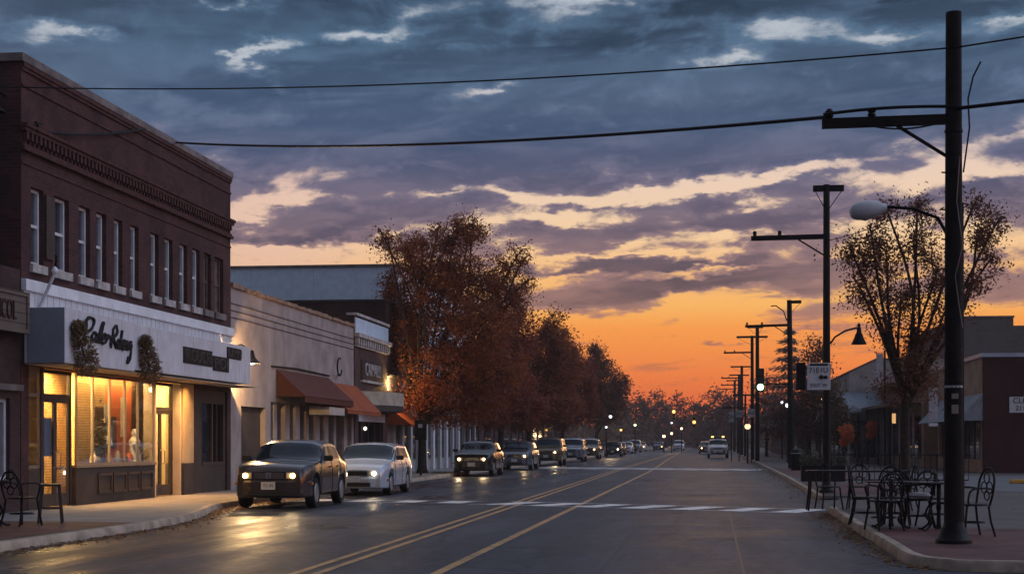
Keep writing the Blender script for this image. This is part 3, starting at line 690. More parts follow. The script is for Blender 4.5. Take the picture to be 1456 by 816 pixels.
pc = MB().box(FX - .45, FX + .02, 38.76, 39.60, .95, 3.02); pc.build('pilaster', mat('yellow_cream', (.46, .33, .17), .8, var=.12), B); MB().box(FX - .46, FX + .04, 38.75, 39.61, .13, .95).build('pilaster_base', M_shopdark, B)
# second shop, unlit, brown timber
f = MB(); x = FX - .05
f.box(x - .14, x, 39.75, 42.55, 2.55, 2.92); f.box(x - .14, x, 39.75, 40.45, .13, 2.55); f.box(x - .14, x, 42.35, 42.55, .13, 2.55); f.box(x - .14, x, 40.45, 42.35, .13, .86)
f.box(x - .10, x - .02, 41.38, 41.50, .86, 2.55); f.box(x - .10, x + .03, 40.45, 42.35, .86, .95); f.box(x - .10, x - .02, 41.82, 41.88, .95, 2.55)
so = f.build('timber_shopfront', M_shopdark, B)
MB().box(x - .09, x - .085, 40.44, 42.36, .9, 2.56).build('pane', M_pane2, so)
MB().box(x - .4, x - .39, 40.4, 42.4, .8, 2.6).build('window_curtain', mat('grey_curtain', (.16, .16, .18), .9, var=.4, scale=2), so)
# the lit interior: floor, ceiling, back wall, partitions
M_inwall = brick('lattice_wall', (.66, .43, .18), (.58, .37, .15), (.34, .19, .07), .09, .06, 'wall', .8, .010)
M_inplain = mat('yellow_wall', (.72, .56, .30), .8, var=.1, scale=1)
M_inorange = mat('orange_wall', (.62, .16, .055), .8, var=.15, scale=1.5)
MB().box(-18.2, -18.0, 29.6, 40.2, .13, 3.1).build('back_wall', M_inplain, B)
MB().box(-14.5, -14.4, 30.9, 36.0, .13, 3.09).build('lattice_partition', M_inwall, B)
MB().box(-14.03, -13.95, 33.16, 34.3, .13, 3.09).build('lattice_partition', M_inwall, B)
MB().box(-14.03, -13.95, 34.302, 34.92, 2.32, 3.09).build('lattice_partition', M_inwall, B); MB().box(-14.03, -13.95, 34.302, 34.92, .13, 2.318).build('dark_backdrop', mat('dark_backdrop', (.10, .055, .03), .8, var=.4, scale=6), B)
MB().box(-14.03, -13.95, 34.922, 36.60, .13, 3.09).build('orange_partition', M_inorange, B)
MB().box(-14.03, -13.95, 36.602, 37.8, .13, 3.09).build('dark_backdrop', MATS['dark_backdrop'], B)
MB().box(-14.7, -14.6, 37.5, 39.4, .13, 3.09).build('plain_partition', M_inplain, B)
MB().box(-18.0, FX - .36, 39.45, 39.7, .13, 3.1).build('inner_wall', M_inplain, B); MB().box(-18.0, FX - .36, 29.55, 29.62, .13, 3.1).build('inner_wall', M_inplain, B)
MB().box(-18.0, FX - .16, 29.6, 39.5, 3.1, 3.16).build('ceiling', M_cream, B)
MB().box(-18.0, FX - .17, 29.6, 39.5, .10, .14).build('shop_floor', mat('shop_floor', (.12, .07, .04), .5), B)
lamp('shop_light', 'AREA', (-13.95, 31.5, 3.05), 900, (1, .57, .19), (.6, 2.6), None, B)
lamp('shop_light', 'AREA', (-13.72, 34.6, 3.05), 480, (1, .56, .19), (.26, 4.4), None, B)
lamp('shop_light', 'AREA', (-14.15, 38.4, 3.05), 300, (1, .60, .22), (.6, 1.6), None, B)
for (lx, ly) in ((-15.4, 31.4), (-15.4, 34.2), (-15.9, 37.9)):
    MB().box(lx - .5, lx + .5, ly - .2, ly + .2, 3.07, 3.095).build('ceiling_light', glow('tube_light', (1, .7, .36), 5), B)
# soffit lamps under the sign light the pavement
lamp('soffit_light', 'AREA', (-12.95, 35.2, 3.0), 140, (1, .48, .14), (.5, 6.5), None, B).data.spread = R(115)
lamp('soffit_light', 'AREA', (-13.0, 38.4, 2.98), 60, (1, .52, .17), (.5, 1.4), None, B).data.spread = R(130)
MB().box(FX - .02, FX + .85, Y0 + .06, Y1 + .0, 3.035, 3.05).build('soffit', M_cream, B)
# things standing in the shop window
t = thing('potted_plant', 'dark potted plant in the lit shop window, left of the orange wall', 'plant', (-13.72, 34.05, .957))
MB().lathe([(.08, 0), (.12, .2), (.10, .22)], n=14).build('pot', M_shopdark, t, True)
rng = random.Random(2); mb = MB()
for k in range(220):
    p = Vector((rng.gauss(0, .08), rng.gauss(0, .14), .25 + abs(rng.gauss(0, .34)))); a = Vector((rng.gauss(0, 1), rng.gauss(0, 1), rng.gauss(0, 1))).normalized() * .06; b = a.orthogonal().normalized() * .03
    mb.add([p - a, p + b, p + a, p - b], [(0, 1, 2, 3)])
mb.build('leaves', M_green_leaf, t)
t = thing('display_figure', 'pale draped figure standing behind the right end pane of the lit shop', 'ornament', (-13.72, 36.2, .957))
MB().lathe([(.13, 0), (.17, .1), (.11, .4), (.14, .56), (.06, .68), (.08, .75), (.05, .85), (0, .87)], n=16).build('drapery', M_signwhite, t, True)
MB().tube([(0, -.1, .5), (.05, -.22, .40), (.1, -.3, .52)], .03, 6).build('sleeve', M_signwhite, t, True)
MB().box(-14.0, FX - .185, 32.02, 36.72, .90, .955).build('display_deck', M_shopdark, B)
for (yy, zz, hh, ww, lab) in ((34.98, 1.95, .45, .34, 'cream notice hung at the orange wall, left of two in the shop'), (36.02, 1.62, .95, .34, 'tall cream notice on the orange wall, right of two in the shop')):
    p = MB().box(-.012, .012, -ww / 2, ww / 2, 0, hh).build('wall_notice', M_cream); p.location = (-13.93, yy, zz); tag(p, lab, 'notice')
p = MB().box(-.012, .012, -.3, .3, 0, .75).build('dark_picture', M_shopdark); p.location = (-13.93, 35.25, 1.35); tag(p, 'dark framed picture on the orange wall of the lit shop', 'picture')
p = MB().box(-.01, .01, -.28, .28, 0, .8).build('door_poster', M_paleblue); p.location = (FX - .18, 30.75, 1.2); tag(p, 'blue grey poster taped inside the left shop door', 'poster')
t = thing('lamp_stand', 'small pale table lamp among dark goods in the lit shop window', 'lamp', (-13.75, 34.55, .957))
MB().tube([(0, 0, 0), (0, 0, .5)], .018, 8).build('stem', M_chrome, t); MB().lathe([(.13, .45), (.07, .68), (.065, .68)], n=18).build('shade', M_signwhite, t, True); MB().lathe([(.09, 0), (.02, .03)], n=14).build('foot', M_chrome, t)
rng = random.Random(9)
for k, (yy, hh) in enumerate(((33.4, .3), (33.68, .22), (34.3, .26), (34.85, .34), (35.3, .24), (35.62, .3))):
    q = MB().lathe([(.05, 0), (.09, hh * .4), (.07, hh * .75), (.03, hh), (0, hh)], n=12).build('display_jar', [M_cream, M_shopdark, M_inorange][k % 3], None, True)
    q.location = (-13.62, yy, .957); tag(q, 'small jar on the deck behind the lit shop panes', 'jar', 'jars in the shop window')

# ---- signs on the brick building
SXp = -12.5
S = thing('shop_sign', 'white box sign with dark cursive lettering over the lit shop', 'shop sign', (FX, 31, 3.06), world=True)
MB().box(FX + .055, SXp, 29.22, 33.0, 3.06, 4.16).build('sign_box', M_signpanel, S, bevel=.012)
MB().box(FX + .13, SXp - .01, 29.205, 29.216, 3.07, 4.15).build('end_panel', M_signend, S)
def script(parent, strokes, y0, z0, sy, sz, r, m, shear=.22):
    for st in strokes:
        pts = smooth_line(st, 6); mb = MB()
        rr = [r * (.75 + .5 * abs(math.sin(i * .35))) for i in range(len(pts))]
        mb.tube([(SXp + .022, y0 + (p[0] + shear * p[1]) * sy, z0 + p[1] * sz) for p in pts], rr, 6)
        mb.build('letter', m, parent, True)
# two cursive words
P_ = [[(.05, 1.0), (.12, .5), (.10, -.25)], [(.0, .85), (.15, 1.15), (.42, 1.1), (.45, .75), (.3, .5), (.12, .5)]]
a_ = lambda x: [(x + .25, .42), (x + .1, .46), (x + .02, .25), (x + .1, .02), (x + .24, .18), (x + .27, .44), (x + .27, .1), (x + .36, .04)]
d_ = lambda x: [(x + .25, .40), (x + .1, .45), (x + .02, .22), (x + .12, .02), (x + .26, .2), (x + .30, .98), (x + .30, .1), (x + .40, .06)]
e_ = lambda x: [(x + .02, .2), (x + .2, .3), (x + .2, .46), (x + .08, .44), (x + .04, .15), (x + .14, .0), (x + .3, .12)]
r_ = lambda x: [(x, .05), (x + .06, .45), (x + .12, .36), (x + .24, .42), (x + .26, .3), (x + .28, .05), (x + .36, .06)]
l_ = lambda x: [(x, .1), (x + .12, .6), (x + .14, 1.0), (x + .05, .9), (x + .04, .1), (x + .18, .04)]
n_ = lambda x: [(x, .44), (x + .04, .02), (x + .1, .38), (x + .22, .44), (x + .24, .04), (x + .34, .06)]
g_ = lambda x: [(x + .25, .42), (x + .1, .45), (x + .03, .22), (x + .12, .04), (x + .26, .3), (x + .27, -.3), (x + .2, -.62), (x + .06, -.6), (x + .1, -.35)]
W1 = P_ + [a_(.48), l_(.86), e_(1.02), r_(1.32)]
script(S, W1, 29.98, 3.56, .96, .42, .030, M_darkletter)
W2 = [[(.0, .95), (.03, .4), (.0, .0)], [(-.05, .9), (.2, 1.15), (.34, .85), (.18, .55), (.05, .5)], [(.15, .5), (.28, .2), (.42, .02)], d_(.42), e_(.84), n_(1.10), g_(1.44)]
script(S, W2, 31.55, 3.50, .68, .42, .028, M_darkletter)
S2 = thing('shop_sign', 'long white weathered box sign with three dark blocks of lettering', 'shop sign', (FX, 38, 3.06), world=True)
MB().box(FX + .055, SXp - .03, 33.06, 41.92, 3.10, 4.12).build('sign_box', M_signpanel, S2, bevel=.012)
for (a, b, z0, z1, body) in ((36.28, 38.5, 3.42, 3.82, 'IROUCRI'), (38.56, 39.9, 3.34, 3.72, 'POI'), (39.75, 41.0, 3.72, 4.02, 'IUMN')):
    pl = MB().box(SXp - .03, SXp - .012, a, b, z0, z1).build('letter_board', M_darkletter, S2)
    tx = text('lettering', body, (z1 - z0) * 1.05, M_olive, None, (SXp - .005, (a + b) / 2, (z0 + z1) / 2 - .01), ROT_E, .008, (b - a) / (len(body) * (z1 - z0) * .62))
    tx.location = Vector(tx.location) - Vector(S2['_o']); tx.parent = pl
# streaks of dry greenery hanging on the signs
def bush(name, label, loc, pieces, n, seed, leafm, cat='wreath', sz=.05, group=None):
    t = thing(name, label, cat, loc, group=group); rng = random.Random(seed); mb = MB(); core = MB()
    for (dx, dy, dz, rr) in pieces:
        for k in range(n):
            p = Vector((rng.gauss(0, 1), rng.gauss(0, 1), rng.gauss(0, 1))).normalized() * rr * rng.uniform(.55, 1.08) + Vector((dx, dy, dz))
            o = (p - Vector((dx, dy, dz))).normalized(); a = (o + Vector((rng.gauss(0, .5), rng.gauss(0, .5), rng.gauss(0, .5) - .2))).normalized() * sz * rng.uniform(.6, 1.4)
            b = a.orthogonal().normalized() * sz * .28
            mb.add([p - a, p + b, p + a, p - b], [(0, 1, 2, 3)])
    mb.build('foliage', leafm, t)
    pts = [(dx, dy, dz) for dx, dy, dz, _ in pieces]
    core.tube([Vector(pts[0]) + Vector((-.02, 0, .1))] + [Vector(p) for p in pts], .025, 6); core.build('stem', M_bark, t)
    return t
bush('hanging_wreath', 'dry brown greenery hanging at the near corner of the cursive sign', (SXp + .12, 29.75, 3.05), [(.0, -.18, .72, .16), (0, -.12, .52, .2), (.02, .02, .28, .27), (.02, .18, .05, .27)], 420, 1, M_dry_leaf)
bush('hanging_wreath', 'dry brown greenery hanging at the joint between the two white signs', (SXp + .12, 33.45, 3.0), [(0, -.1, .74, .15), (0, -.02, .50, .2), (.02, .05, .26, .27), (.02, .12, .06, .26)], 420, 2, M_dry_leaf)
t = thing('flag_pole', 'short pale slanted pole on the brick wall above the shop sign', 'flag pole', (FX, 29.85, 4.2))
MB().tube([(.02, -.1, -.25), (.35, .15, .72)], .035, 8).build('pole', M_signgrey, t); MB().lathe([(.05, 0), (.07, .04), (.05, .1), (0, .14)], (.35, .15, .72), 10).build('cap', M_whitetrim, t)

# wall lamp at the end of the sign, lit, over the tan wall
def shade_lamp(name, label, loc, arm, lit, energy, m_glow, scale=1.0, group=None, spot=120):
    t = thing(name, label, 'street lamp', loc, group=group)
    MB().tube(arm, .018, 8).build('bracket', M_blackmetal, t, True)
    k = scale
    MB().lathe([(.045 * k, .34 * k), (.06 * k, .30 * k), (.07 * k, .24 * k), (.10 * k, .14 * k), (.17 * k, .06 * k), (.25 * k, .0), (.255 * k, -.015 * k), (.24 * k, -.005 * k), (.16 * k, .05 * k), (.09 * k, .12 * k)], n=24).build('shade', M_blackmetal, t, True)
    b = MB().lathe([(0, -.05 * k), (.07 * k, -.035 * k), (.10 * k, .01 * k), (.07 * k, .07 * k), (0, .1 * k)], n=16).build('bulb', m_glow, t, True)
    if lit: lamp('lamp_light', 'POINT', (0, 0, -.26 * k), energy, (1, .62, .26), .06, None, t)
    return t
shade_lamp('wall_lamp', 'lit black shade lamp on a bracket beside the white sign', (-12.62, 42.35, 3.72), [(-.02, -.1, .34), (-.2, -.3, .5), (-.4, -.42, .45)], True, 650, G_lampw, 1.05)
shade_lamp('wall_lamp', 'unlit shade lamp high on the dark side wall of the brick building', (-13.72, 28.75, 7.95), [(0, 0, .3), (0, .15, .42), (0, .46, .38)], False, 0, M_signgrey, .8)

# ---- neighbour at the left edge
N = thing('corner_shop', 'dark single storey shop at the left edge with a poster in its window', 'building', (FX, 27, .13), world=True)
holes_wall(FX, 18, 29.16, .13, 4.9, [(24.5, 28.7, .75, 2.35)], .3).build('wall', M_darkbrick, N)
MB().box(-30, FX - .3, 18, 29.14, 4.4, 4.9).build('roof', M_soil, N)
fw = MB().box(FX - .2, FX - .08, 24.5, 28.7, .75, .83).box(FX - .2, FX - .08, 24.5, 28.7, 2.27, 2.35).box(FX - .2, FX - .08, 28.6, 28.7, .83, 2.27).box(FX - .2, FX - .08, 26.5, 26.6, .83, 2.27)
fo = fw.build('window', M_signgrey, N)
MB().box(FX - .16, FX - .155, 24.5, 28.7, .8, 2.3).build('pane', M_pane2, fo)
MB().box(FX - .3, FX - .29, 24.5, 28.7, .75, 2.35).build('window_backing', mat('window_grey', (.10, .09, .085), .8, var=.35, scale=1.5), fo)
MB().lathe([(0, 0), (.12, .05), (.16, .35), (.10, .6), (.14, .8), (.08, 1.05), (0, 1.1)], (FX - .24, 28.15, 1.05), 14).build('figure_print', M_signgrey, fo, True)
MB().box(FX - .02, FX + .10, 18.2, 29.1, 2.5, 2.62).build('lintel', M_stone, N)
S3 = thing('wooden_sign', 'weathered board sign with brown letters at the left edge', 'sign', (FX, 27.5, 3.5), world=True)
MB().box(-13.28, -13.18, 24.0, 29.05, 3.62, 4.42).build('board', M_wood, S3, bevel=.008)
MB().box(-13.18, -13.15, 24.0, 29.05, 4.34, 4.42).box(-13.18, -13.15, 24.0, 29.05, 3.62, 3.70).box(-13.18, -13.15, 28.95, 29.05, 3.70, 4.34).build('frame', M_wood, S3)
MB().box(-13.395, -13.28, 28.5, 28.6, 3.9, 4.1).box(-13.395, -13.28, 25.5, 25.6, 3.9, 4.1).build('bracket', M_blackmetal, S3)
text('lettering', 'W ICOL', .52, mat('brown_letter', (.05, .028, .02), .7), S3, (-13.16, 27.9, 4.02), ROT_E, .012, .62)

# ---- tan building
A0, A1 = 42.90, 58.55
TB = thing('tan_building', 'long tan stucco shop building with red awnings', 'building', (FX, 50, .13), world=True)
holes_wall(FX, A0, A1, .13, 5.92, [(43.9, 46.4, .3, 2.55), (47.0, 58.2, .13, 2.75)], .3).build('wall', M_tan, TB)
MB().box(-34, FX - .3, A0, A0 + .25, .13, 5.9).box(-34, FX - .3, A1 - .25, A1, .13, 5.9).build('side_wall', M_tan, TB)
MB().box(-34, FX - .3, A0 + .25, A1 - .25, 5.4, 5.5).build('roof', M_soil, TB)
c = MB(); rng = random.Random(5); y = A0
while y < A1 - .05:
    e = min(y + rng.uniform(.25, .5), A1); c.box(FX - .34, FX + .06 + rng.uniform(-.01, .015), y, e - .012, 5.92, 6.03 + rng.uniform(-.02, .03)); y = e
c.build('coping', mat('tile_coping', (.30, .19, .13), .8, var=.4, scale=4), TB)
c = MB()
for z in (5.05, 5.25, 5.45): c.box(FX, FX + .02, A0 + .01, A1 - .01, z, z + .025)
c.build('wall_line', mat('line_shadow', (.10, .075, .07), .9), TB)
MB().box(FX - .5, FX - .02, 43.9, 46.4, .13, .3).build('doorstep', M_side, TB)
db = MB().box(FX - .22, FX - .14, 43.9, 45.1, .3, 2.55); do = db.build('door', M_shopdark, TB); MB().tube([(FX - .14, 44.0, 1.1), (FX - .08, 44.0, 1.12), (FX - .08, 44.0, 1.35), (FX - .14, 44.0, 1.37)], .014, 6).build('handle', M_alu, do)
MB().box(FX - .24, FX - .16, 45.1, 46.4, .3, 2.55).build('door_surround', M_shopdark, TB)
# recessed front with grey posts and dark glazing
MB().box(FX - 1.6, FX - 1.5, 46.8, 58.3, .13, 2.9).build('back_panel', M_shopdark, TB)
for i, y in enumerate((47.6, 48.9, 50.2, 51.6, 52.9, 54.2, 55.6, 57.2)):
    MB().box(FX - .34, FX - .06, y, y + (.55 if i % 3 else .34), .13, 2.75).build('pilaster', M_tan if i % 2 else M_palewall, TB)
for y in (48.2, 50.9, 53.5, 56.2):
    wf = MB().box(FX - .5, FX - .44, y, y + .06, .8, 2.6).box(FX - .5, FX - .44, y + .64, y + .7, .8, 2.6).box(FX - .5, FX - .45, y + .06, y + .64, .8, .88).box(FX - .5, FX - .45, y + .06, y + .64, 2.52, 2.6).build('window', M_shopdark, TB)
    MB().box(FX - .48, FX - .47, y + .04, y + .66, .84, 2.56).build('pane', M_glassdark, wf)
def awning(name, y0, y1, zt, zb, proj, m, P, valance=.16, x=FX):
    a = MB(); a.extrudeY([(x + .02, zt), (x + proj, zb), (x + proj - .02, zb - .02), (x + .02, zt - .06)], y0, y1)
    o = a.build(name, m, P)
    for yy in (y0, y1 - .02): MB().extrudeY([(x + .02, zt - .061), (x + proj - .02, zb - .021), (x + .02, zb - .021)], yy + .001, yy + .019).build('end_panel', m, o)
    MB().box(x + proj - .022, x + proj, y0, y1, zb - valance, zb - .021).build('valance', m, o)
    return o
awning('awning', 47.6, 54.4, 3.80, 2.95, .95, M_awndark, TB, .2)
awning('awning', 53.3, 56.2, 3.66, 2.62, 1.0, M_awnorange, TB, .12)
awning('awning', 56.25, 59.0, 3.66, 2.62, 1.0, M_awnorange, TB, .12)
MB().box(FX + .2, FX + .9, 51.0, 53.2, 2.42, 2.68).build('soffit_box', M_cream, TB)
MB().tube([(FX + .03, 47.0, 3.86), (FX + .05, 50, 3.92), (FX + .03, 54.5, 3.88)], .03, 6).build('conduit', M_blackmetal, TB)
t = thing('ring_bracket', 'black hoop bracket on the tan wall above the orange awning', 'bracket', (FX, 55.6, 3.9))
MB().tube([(.15, .35 * math.cos(a * .4), .35 + .33 * math.sin(a * .4)) for a in range(3, 16)], .03, 6).build('hoop', M_blackmetal, t, True)
MB().tube([(.15, .3, .1), (0, .3, .05)], .03, 6).build('stay', M_blackmetal, t)

# ---- blue grey metal hall and dark brick block behind
xb0, zb = onY(331, 382, 75); xb1 = onY(566, 382, 75)[0]
H = thing('metal_hall', 'blue grey sheet metal hall rising behind the tan building', 'building', ((xb0 + xb1) / 2, 75, 0), world=True)
MB().box(-29, xb1, 75, 100, 0, zb).build('wall', M_bluemetal, H); MB().box(-29.1, xb1 + .1, 74.9, 100.1, zb, zb + .12).build('roof_edge', M_stone, H)
H2 = thing('dark_block', 'dark brown brick block behind the tan building parapet', 'building', (-16, 64, 0), world=True)
xa = onY(415, 430, 66)[0]; xc = onY(548, 430, 66)[0]; za = onY(420, 430, 66)[1]
MB().box(xa - 6, xc, 66, 74.5, 0, za).build('wall', M_darkbrick, H2); MB().box(xa - 6.05, xc + .05, 65.95, 74.55, za, za + .1).build('coping', M_shopdark, H2)

# ---- small brick shop with a pale cornice
C0, C1 = 58.62, 64.9
CB = thing('narrow_shop', 'narrow brick shop with pale cornice, sign panel and curved awning', 'building', (FX, 61.7, .13), world=True)
holes_wall(FX + .02, C0, C1, .13, 6.4, [(59.3, 64.0, .7, 2.3)], .3).build('wall', M_brownbrick, CB)
MB().box(-30, FX - .28, C0, C0 + .25, .13, 6.4).box(-30, FX - .28, C1 - .25, C1, .13, 6.4).build('side_wall', M_brownbrick, CB)
MB().box(-30, FX - .28, C0 + .25, C1 - .25, 5.6, 5.7).build('roof', M_soil, CB)
MB().box(FX + .02, FX + .06, C0 + .02, C1 - .02, 5.72, 6.32).build('parapet_panel', M_bluemetal, CB)
MB().box(FX - .3, FX + .12, C0 - .04, C1 + .04, 6.4, 6.5).build('coping', M_stonelight, CB)
c = MB().box(FX + .02, FX + .22, C0 - .04, C1 + .04, 5.56, 5.72).box(FX + .02, FX + .10, C0, C1, 5.20, 5.26)
y = C0 + .1
while y < C1 - .2: c.box(FX + .02, FX + .16, y, y + .2, 5.28, 5.54); y += .42
c.build('cornice', M_stonelight, CB)
sp = MB().box(FX + .02, FX + .07, 59.7, 63.7, 3.95, 4.75).build('sign_panel', M_darkbrick, CB)
tx = text('lettering', 'CAIMALLI', .72, M_stonelight, None, (FX + .08, 61.7, 4.36), ROT_E, .03, .95); tx.location = Vector(tx.location) - Vector(CB['_o']); tx.parent = sp
MB().box(FX + .02, FX + .13, 59.7, 63.7, 3.86, 3.95).build('sign_ledge', M_stonelight, CB)
# curved awning: a drum section bulging over the pavement
cm = MB(); n = 14; pts = []
for i in range(n + 1):
    a = math.pi * i / n; pts.append((FX + .04 + 1.15 * math.sin(a) ** .8, C0 + .3 + (C1 - C0 + .1) * i / n))
cm.prism(list(reversed(pts)), 2.95, 3.48); cm.build('curved_awning', M_awncream, CB, True)
cm = MB().prism(list(reversed([(x_ - .02 if x_ > FX + .1 else x_, y_) for x_, y_ in pts])), 2.72, 2.945); cm.build('awning_skirt', M_shopdark, CB, True)
MB().box(FX + .021, FX + .06, 59.2, 64.2, 2.31, 2.66).build('white_lintel', M_signwhite, CB)
fw = MB()
for y in (59.3, 60.4, 61.6, 62.8, 63.9): fw.box(FX - .2, FX - .1, y, y + .1, .7, 2.3)
fo = fw.build('window', M_shopdark, CB); MB().box(FX - .17, FX - .165, 59.3, 64.0, .7, 2.3).build('pane', M_glassdark, fo)
t = thing('window_lamp', 'small lit lamp in the window of the narrow brick shop', 'lamp', (FX + .0, 60.6, 1.95)); MB().lathe([(0, 0), (.07, .05), (.07, .12), (0, .17)], n=10).build('globe', glow('lamp_dim', (1, .85, .7), 2.5), t)

# ---- pale shop row behind the trees
PB = thing('pale_shop', 'pale shop with white pilasters behind the big rust tree', 'building', (FX, 75, .13), world=True)
MB().box(-30, FX - .1, 65.0, 92, .13, 4.3).build('wall', M_palewall, PB)
awning('awning', 65.2, 68.6, 3.05, 2.25, 1.1, M_awnorange, PB, .1, FX - .1)
for i in range(13):
    y = 66.0 + i * 2.0
    MB().box(FX - .1, FX + .06, y, y + .5, .13, 3.4).build('pilaster', M_signwhite if i % 2 else M_signgrey, PB)
    wn = MB().box(FX - .1, FX - .05, y + .62, y + 1.88, .7, 2.7).build('window', M_shopdark, PB)
    MB().box(FX - .05, FX - .045, y + .72, y + 1.78, .8, 2.6).build('pane', M_glassdark, wn)
MB().box(FX - .1, FX + .05, 65.05, 91.95, 3.4, 3.7).build('fascia', M_brownbrick, PB); MB().box(-30, FX + .08, 64.98, 92, 4.3, 4.4).build('coping', M_stone, PB)
PB2 = thing('brown_shop', 'low brown brick shop far along the left pavement', 'building', (FX, 120, .13), world=True)
MB().box(-30, FX - .1, 93, 150, .13, 5).build('wall', M_brownbrick, PB2)
for i in range(12):
    y = 95 + i * 4.5
    wn = MB().box(FX - .1, FX - .04, y, y + 2.8, .7, 2.9).build('window', M_shopdark, PB2); MB().box(FX - .04, FX - .035, y + .1, y + 2.7, .8, 2.8).build('pane', M_glassdark, wn)
MB().box(-30, FX, 93, 150, 5, 5.12).build('coping', M_stone, PB2)

# ================================================================== RIGHT: BUILDINGS
RB = thing('corner_store', 'dark brick corner store with tan street front and grey hip awning', 'building', (16, 74, .13), world=True)
rx, ry = 12.3, 70.5; M_tanwarm = mat('warm_tan_wall', (.40, .25, .17), .85, var=.2, scale=1.2)
holes_wall(ry, rx, 34, .13, 5.25, [], .3, 1, 'y').build('wall', mat('dark_red_wall', (.058, .023, .022), .85, var=.2, scale=1.5, bump=.15), RB)
holes_wall(rx, ry + .303, 84, .13, 5.25, [(71.2, 83.4, .7, 2.9)], .3, -1).build('street_wall', M_tanwarm, RB)
MB().box(rx + .3, 34, 83.7, 84, .13, 5.2).build('rear_wall', M_tan, RB)
MB().box(rx + .3, 34, ry + .3, 83.7, 4.9, 5.0).build('roof', M_soil, RB)
MB().box(rx - .12, 34.1, ry - .12, ry + .3, 5.25, 5.42).box(rx - .12, rx + .3, ry + .3, 84, 5.25, 5.42).build('roof_edge', mat('metal_edge', (.42, .46, .52), .45, .3, var=.15), RB)
wf = MB()
for y in (71.2, 72.0, 73.6, 75.2, 76.8, 78.4, 80, 81.6, 83.28): wf.box(rx + .12, rx + .22, y, y + .12, .7, 2.9)
wf.box(rx + .122, rx + .218, 71.2, 83.4, 2.8, 2.898)
wo_ = wf.build('window', M_shopdark, RB); MB().box(rx + .16, rx + .165, 71.2, 83.4, .7, 2.9).build('pane', M_glassdark, wo_)
# hip awning with a folded end
aw = MB().add([(rx - .01, ry + .05, 3.65), (rx - 1.15, ry + .05, 2.45), (rx - 1.15, 83, 2.45), (rx - .01, 83, 3.65), (rx - .01, ry + .05, 2.45), (rx - .01, 83, 2.45)], [(0, 1, 2, 3), (0, 4, 1), (3, 2, 5), (1, 4, 5, 2)])
awo = aw.build('awning', mat('awning_canvas', (.27, .30, .33), .7, var=.15, scale=2), RB)
for (ex, ez) in ((rx - 1.17, 2.44), (rx - 1.17, 2.75), (rx - .62, 2.44)): MB().tube([(rx - .02, ry + .03, 3.66), (ex, ry + .03, ez)], .018, 6).build('rib', M_signgrey, awo)
t = thing('wall_sign', 'white wall plate with two rows of letters on the dark brick store', 'sign', (onY(1450, 574, ry)[0], ry, 3.15))
MB().box(-.45, .75, -.05, -.004, -.36, .34).build('plate', M_signwhite, t)
text('lettering', 'CLEU', .34, M_darkletter, t, (.1, -.06, .16), ROT_S, .006, 1.0); text('lettering', '2110', .30, M_darkletter, t, (.1, -.06, -.17), ROT_S, .006, 1.0)
BR = thing('brown_store', 'brown storefront with flat canopy beyond the corner store', 'building', (15, 94, .13), world=True)
bx = 11.6
MB().box(bx, 30, 84.1, 103.8, .13, 5.2).build('wall', mat('brown_render', (.30, .19, .125), .85, var=.25, scale=1.2), BR)
MB().box(bx - .06, bx, 84.1, 103.8, 3.9, 5.0).build('fascia', mat('brown_fascia', (.13, .075, .05), .7, var=.3, scale=1.5), BR)
MB().box(bx - 1.7, bx - .061, 85, 103, 3.45, 3.62).build('canopy', M_shopdark, BR)
for y in (85.3, 91, 97, 102.6): MB().tube([(bx - 1.6, y, .13), (bx - 1.6, y, 3.45)], .07, 8).build('post', M_blackmetal, BR)
for i in range(6):
    y = 85.0 + i * 3.1
    wn = MB().box(bx - .05, bx, y, y + 2.3, .6, 3.0).build('window', M_shopdark, BR); MB().box(bx - .055, bx - .05, y + .1, y + 2.2, .7, 2.9).build('pane', M_glassdark, wn)
    MB().box(bx - .09, bx - .003, y + 2.38, y + 2.95, .13, 3.2).build('pilaster', [M_palewall, M_tan][i % 2], BR)
MB().box(bx - .07, bx - .056, 96.6, 97.4, 1.0, 2.6).build('lit_panel', glow('shop_strip', (1, .75, .5), 1.6), BR)
# pale gabled shop
GY = 104
GB = thing('gabled_shop', 'pale shop with sloping parapet and grey blue canopy', 'building', (12, GY, .13), world=True)
g0 = onY(1207, 530, GY); g1 = onY(1245, 512, GY)
MB().extrudeY([(g0[0], .13), (g0[0], g0[1]), (g1[0], g1[1]), (g1[0] + 6, g1[1] + .1), (g1[0] + 6, .13)], GY, 140).build('wall', M_palewall, GB)
MB().extrudeY([(g0[0] - .08, g0[1]), (g0[0] - .08, g0[1] + .1), (g1[0], g1[1] + .12), (g1[0] + 6, g1[1] + .22), (g1[0] + 6, g1[1] + .11), (g1[0], g1[1] + .003)], GY - .08, 140.1).build('coping', M_stone, GB)
cn = MB().extrudeX([(GY - 4.5, 3.45), (GY - 4.5, 3.3), (GY - .01, 4.3), (GY - .01, 4.75)], 9.0, 11.5); cn.build('canopy', M_awngrey, GB)
for xx in (9.15, 11.35): MB().tube([(xx, GY - 4.3, .13), (xx, GY - 4.3, 3.34)], .11, 8).build('post', M_signgrey, GB)
MB().box(g0[0] + .3, g0[0] + 1.7, GY - .05, GY, .5, 2.9).build('window', M_glassdark, GB)
for i in range(6):
    wn = MB().box(g0[0] - .05, g0[0], GY + 1.5 + i * 5, GY + 5 + i * 5, .7, 3.0).build('window', M_shopdark, GB); MB().box(g0[0] - .056, g0[0] - .05, GY + 1.7 + i * 5, GY + 4.8 + i * 5, .8, 2.9).build('pane', M_glassdark, wn)
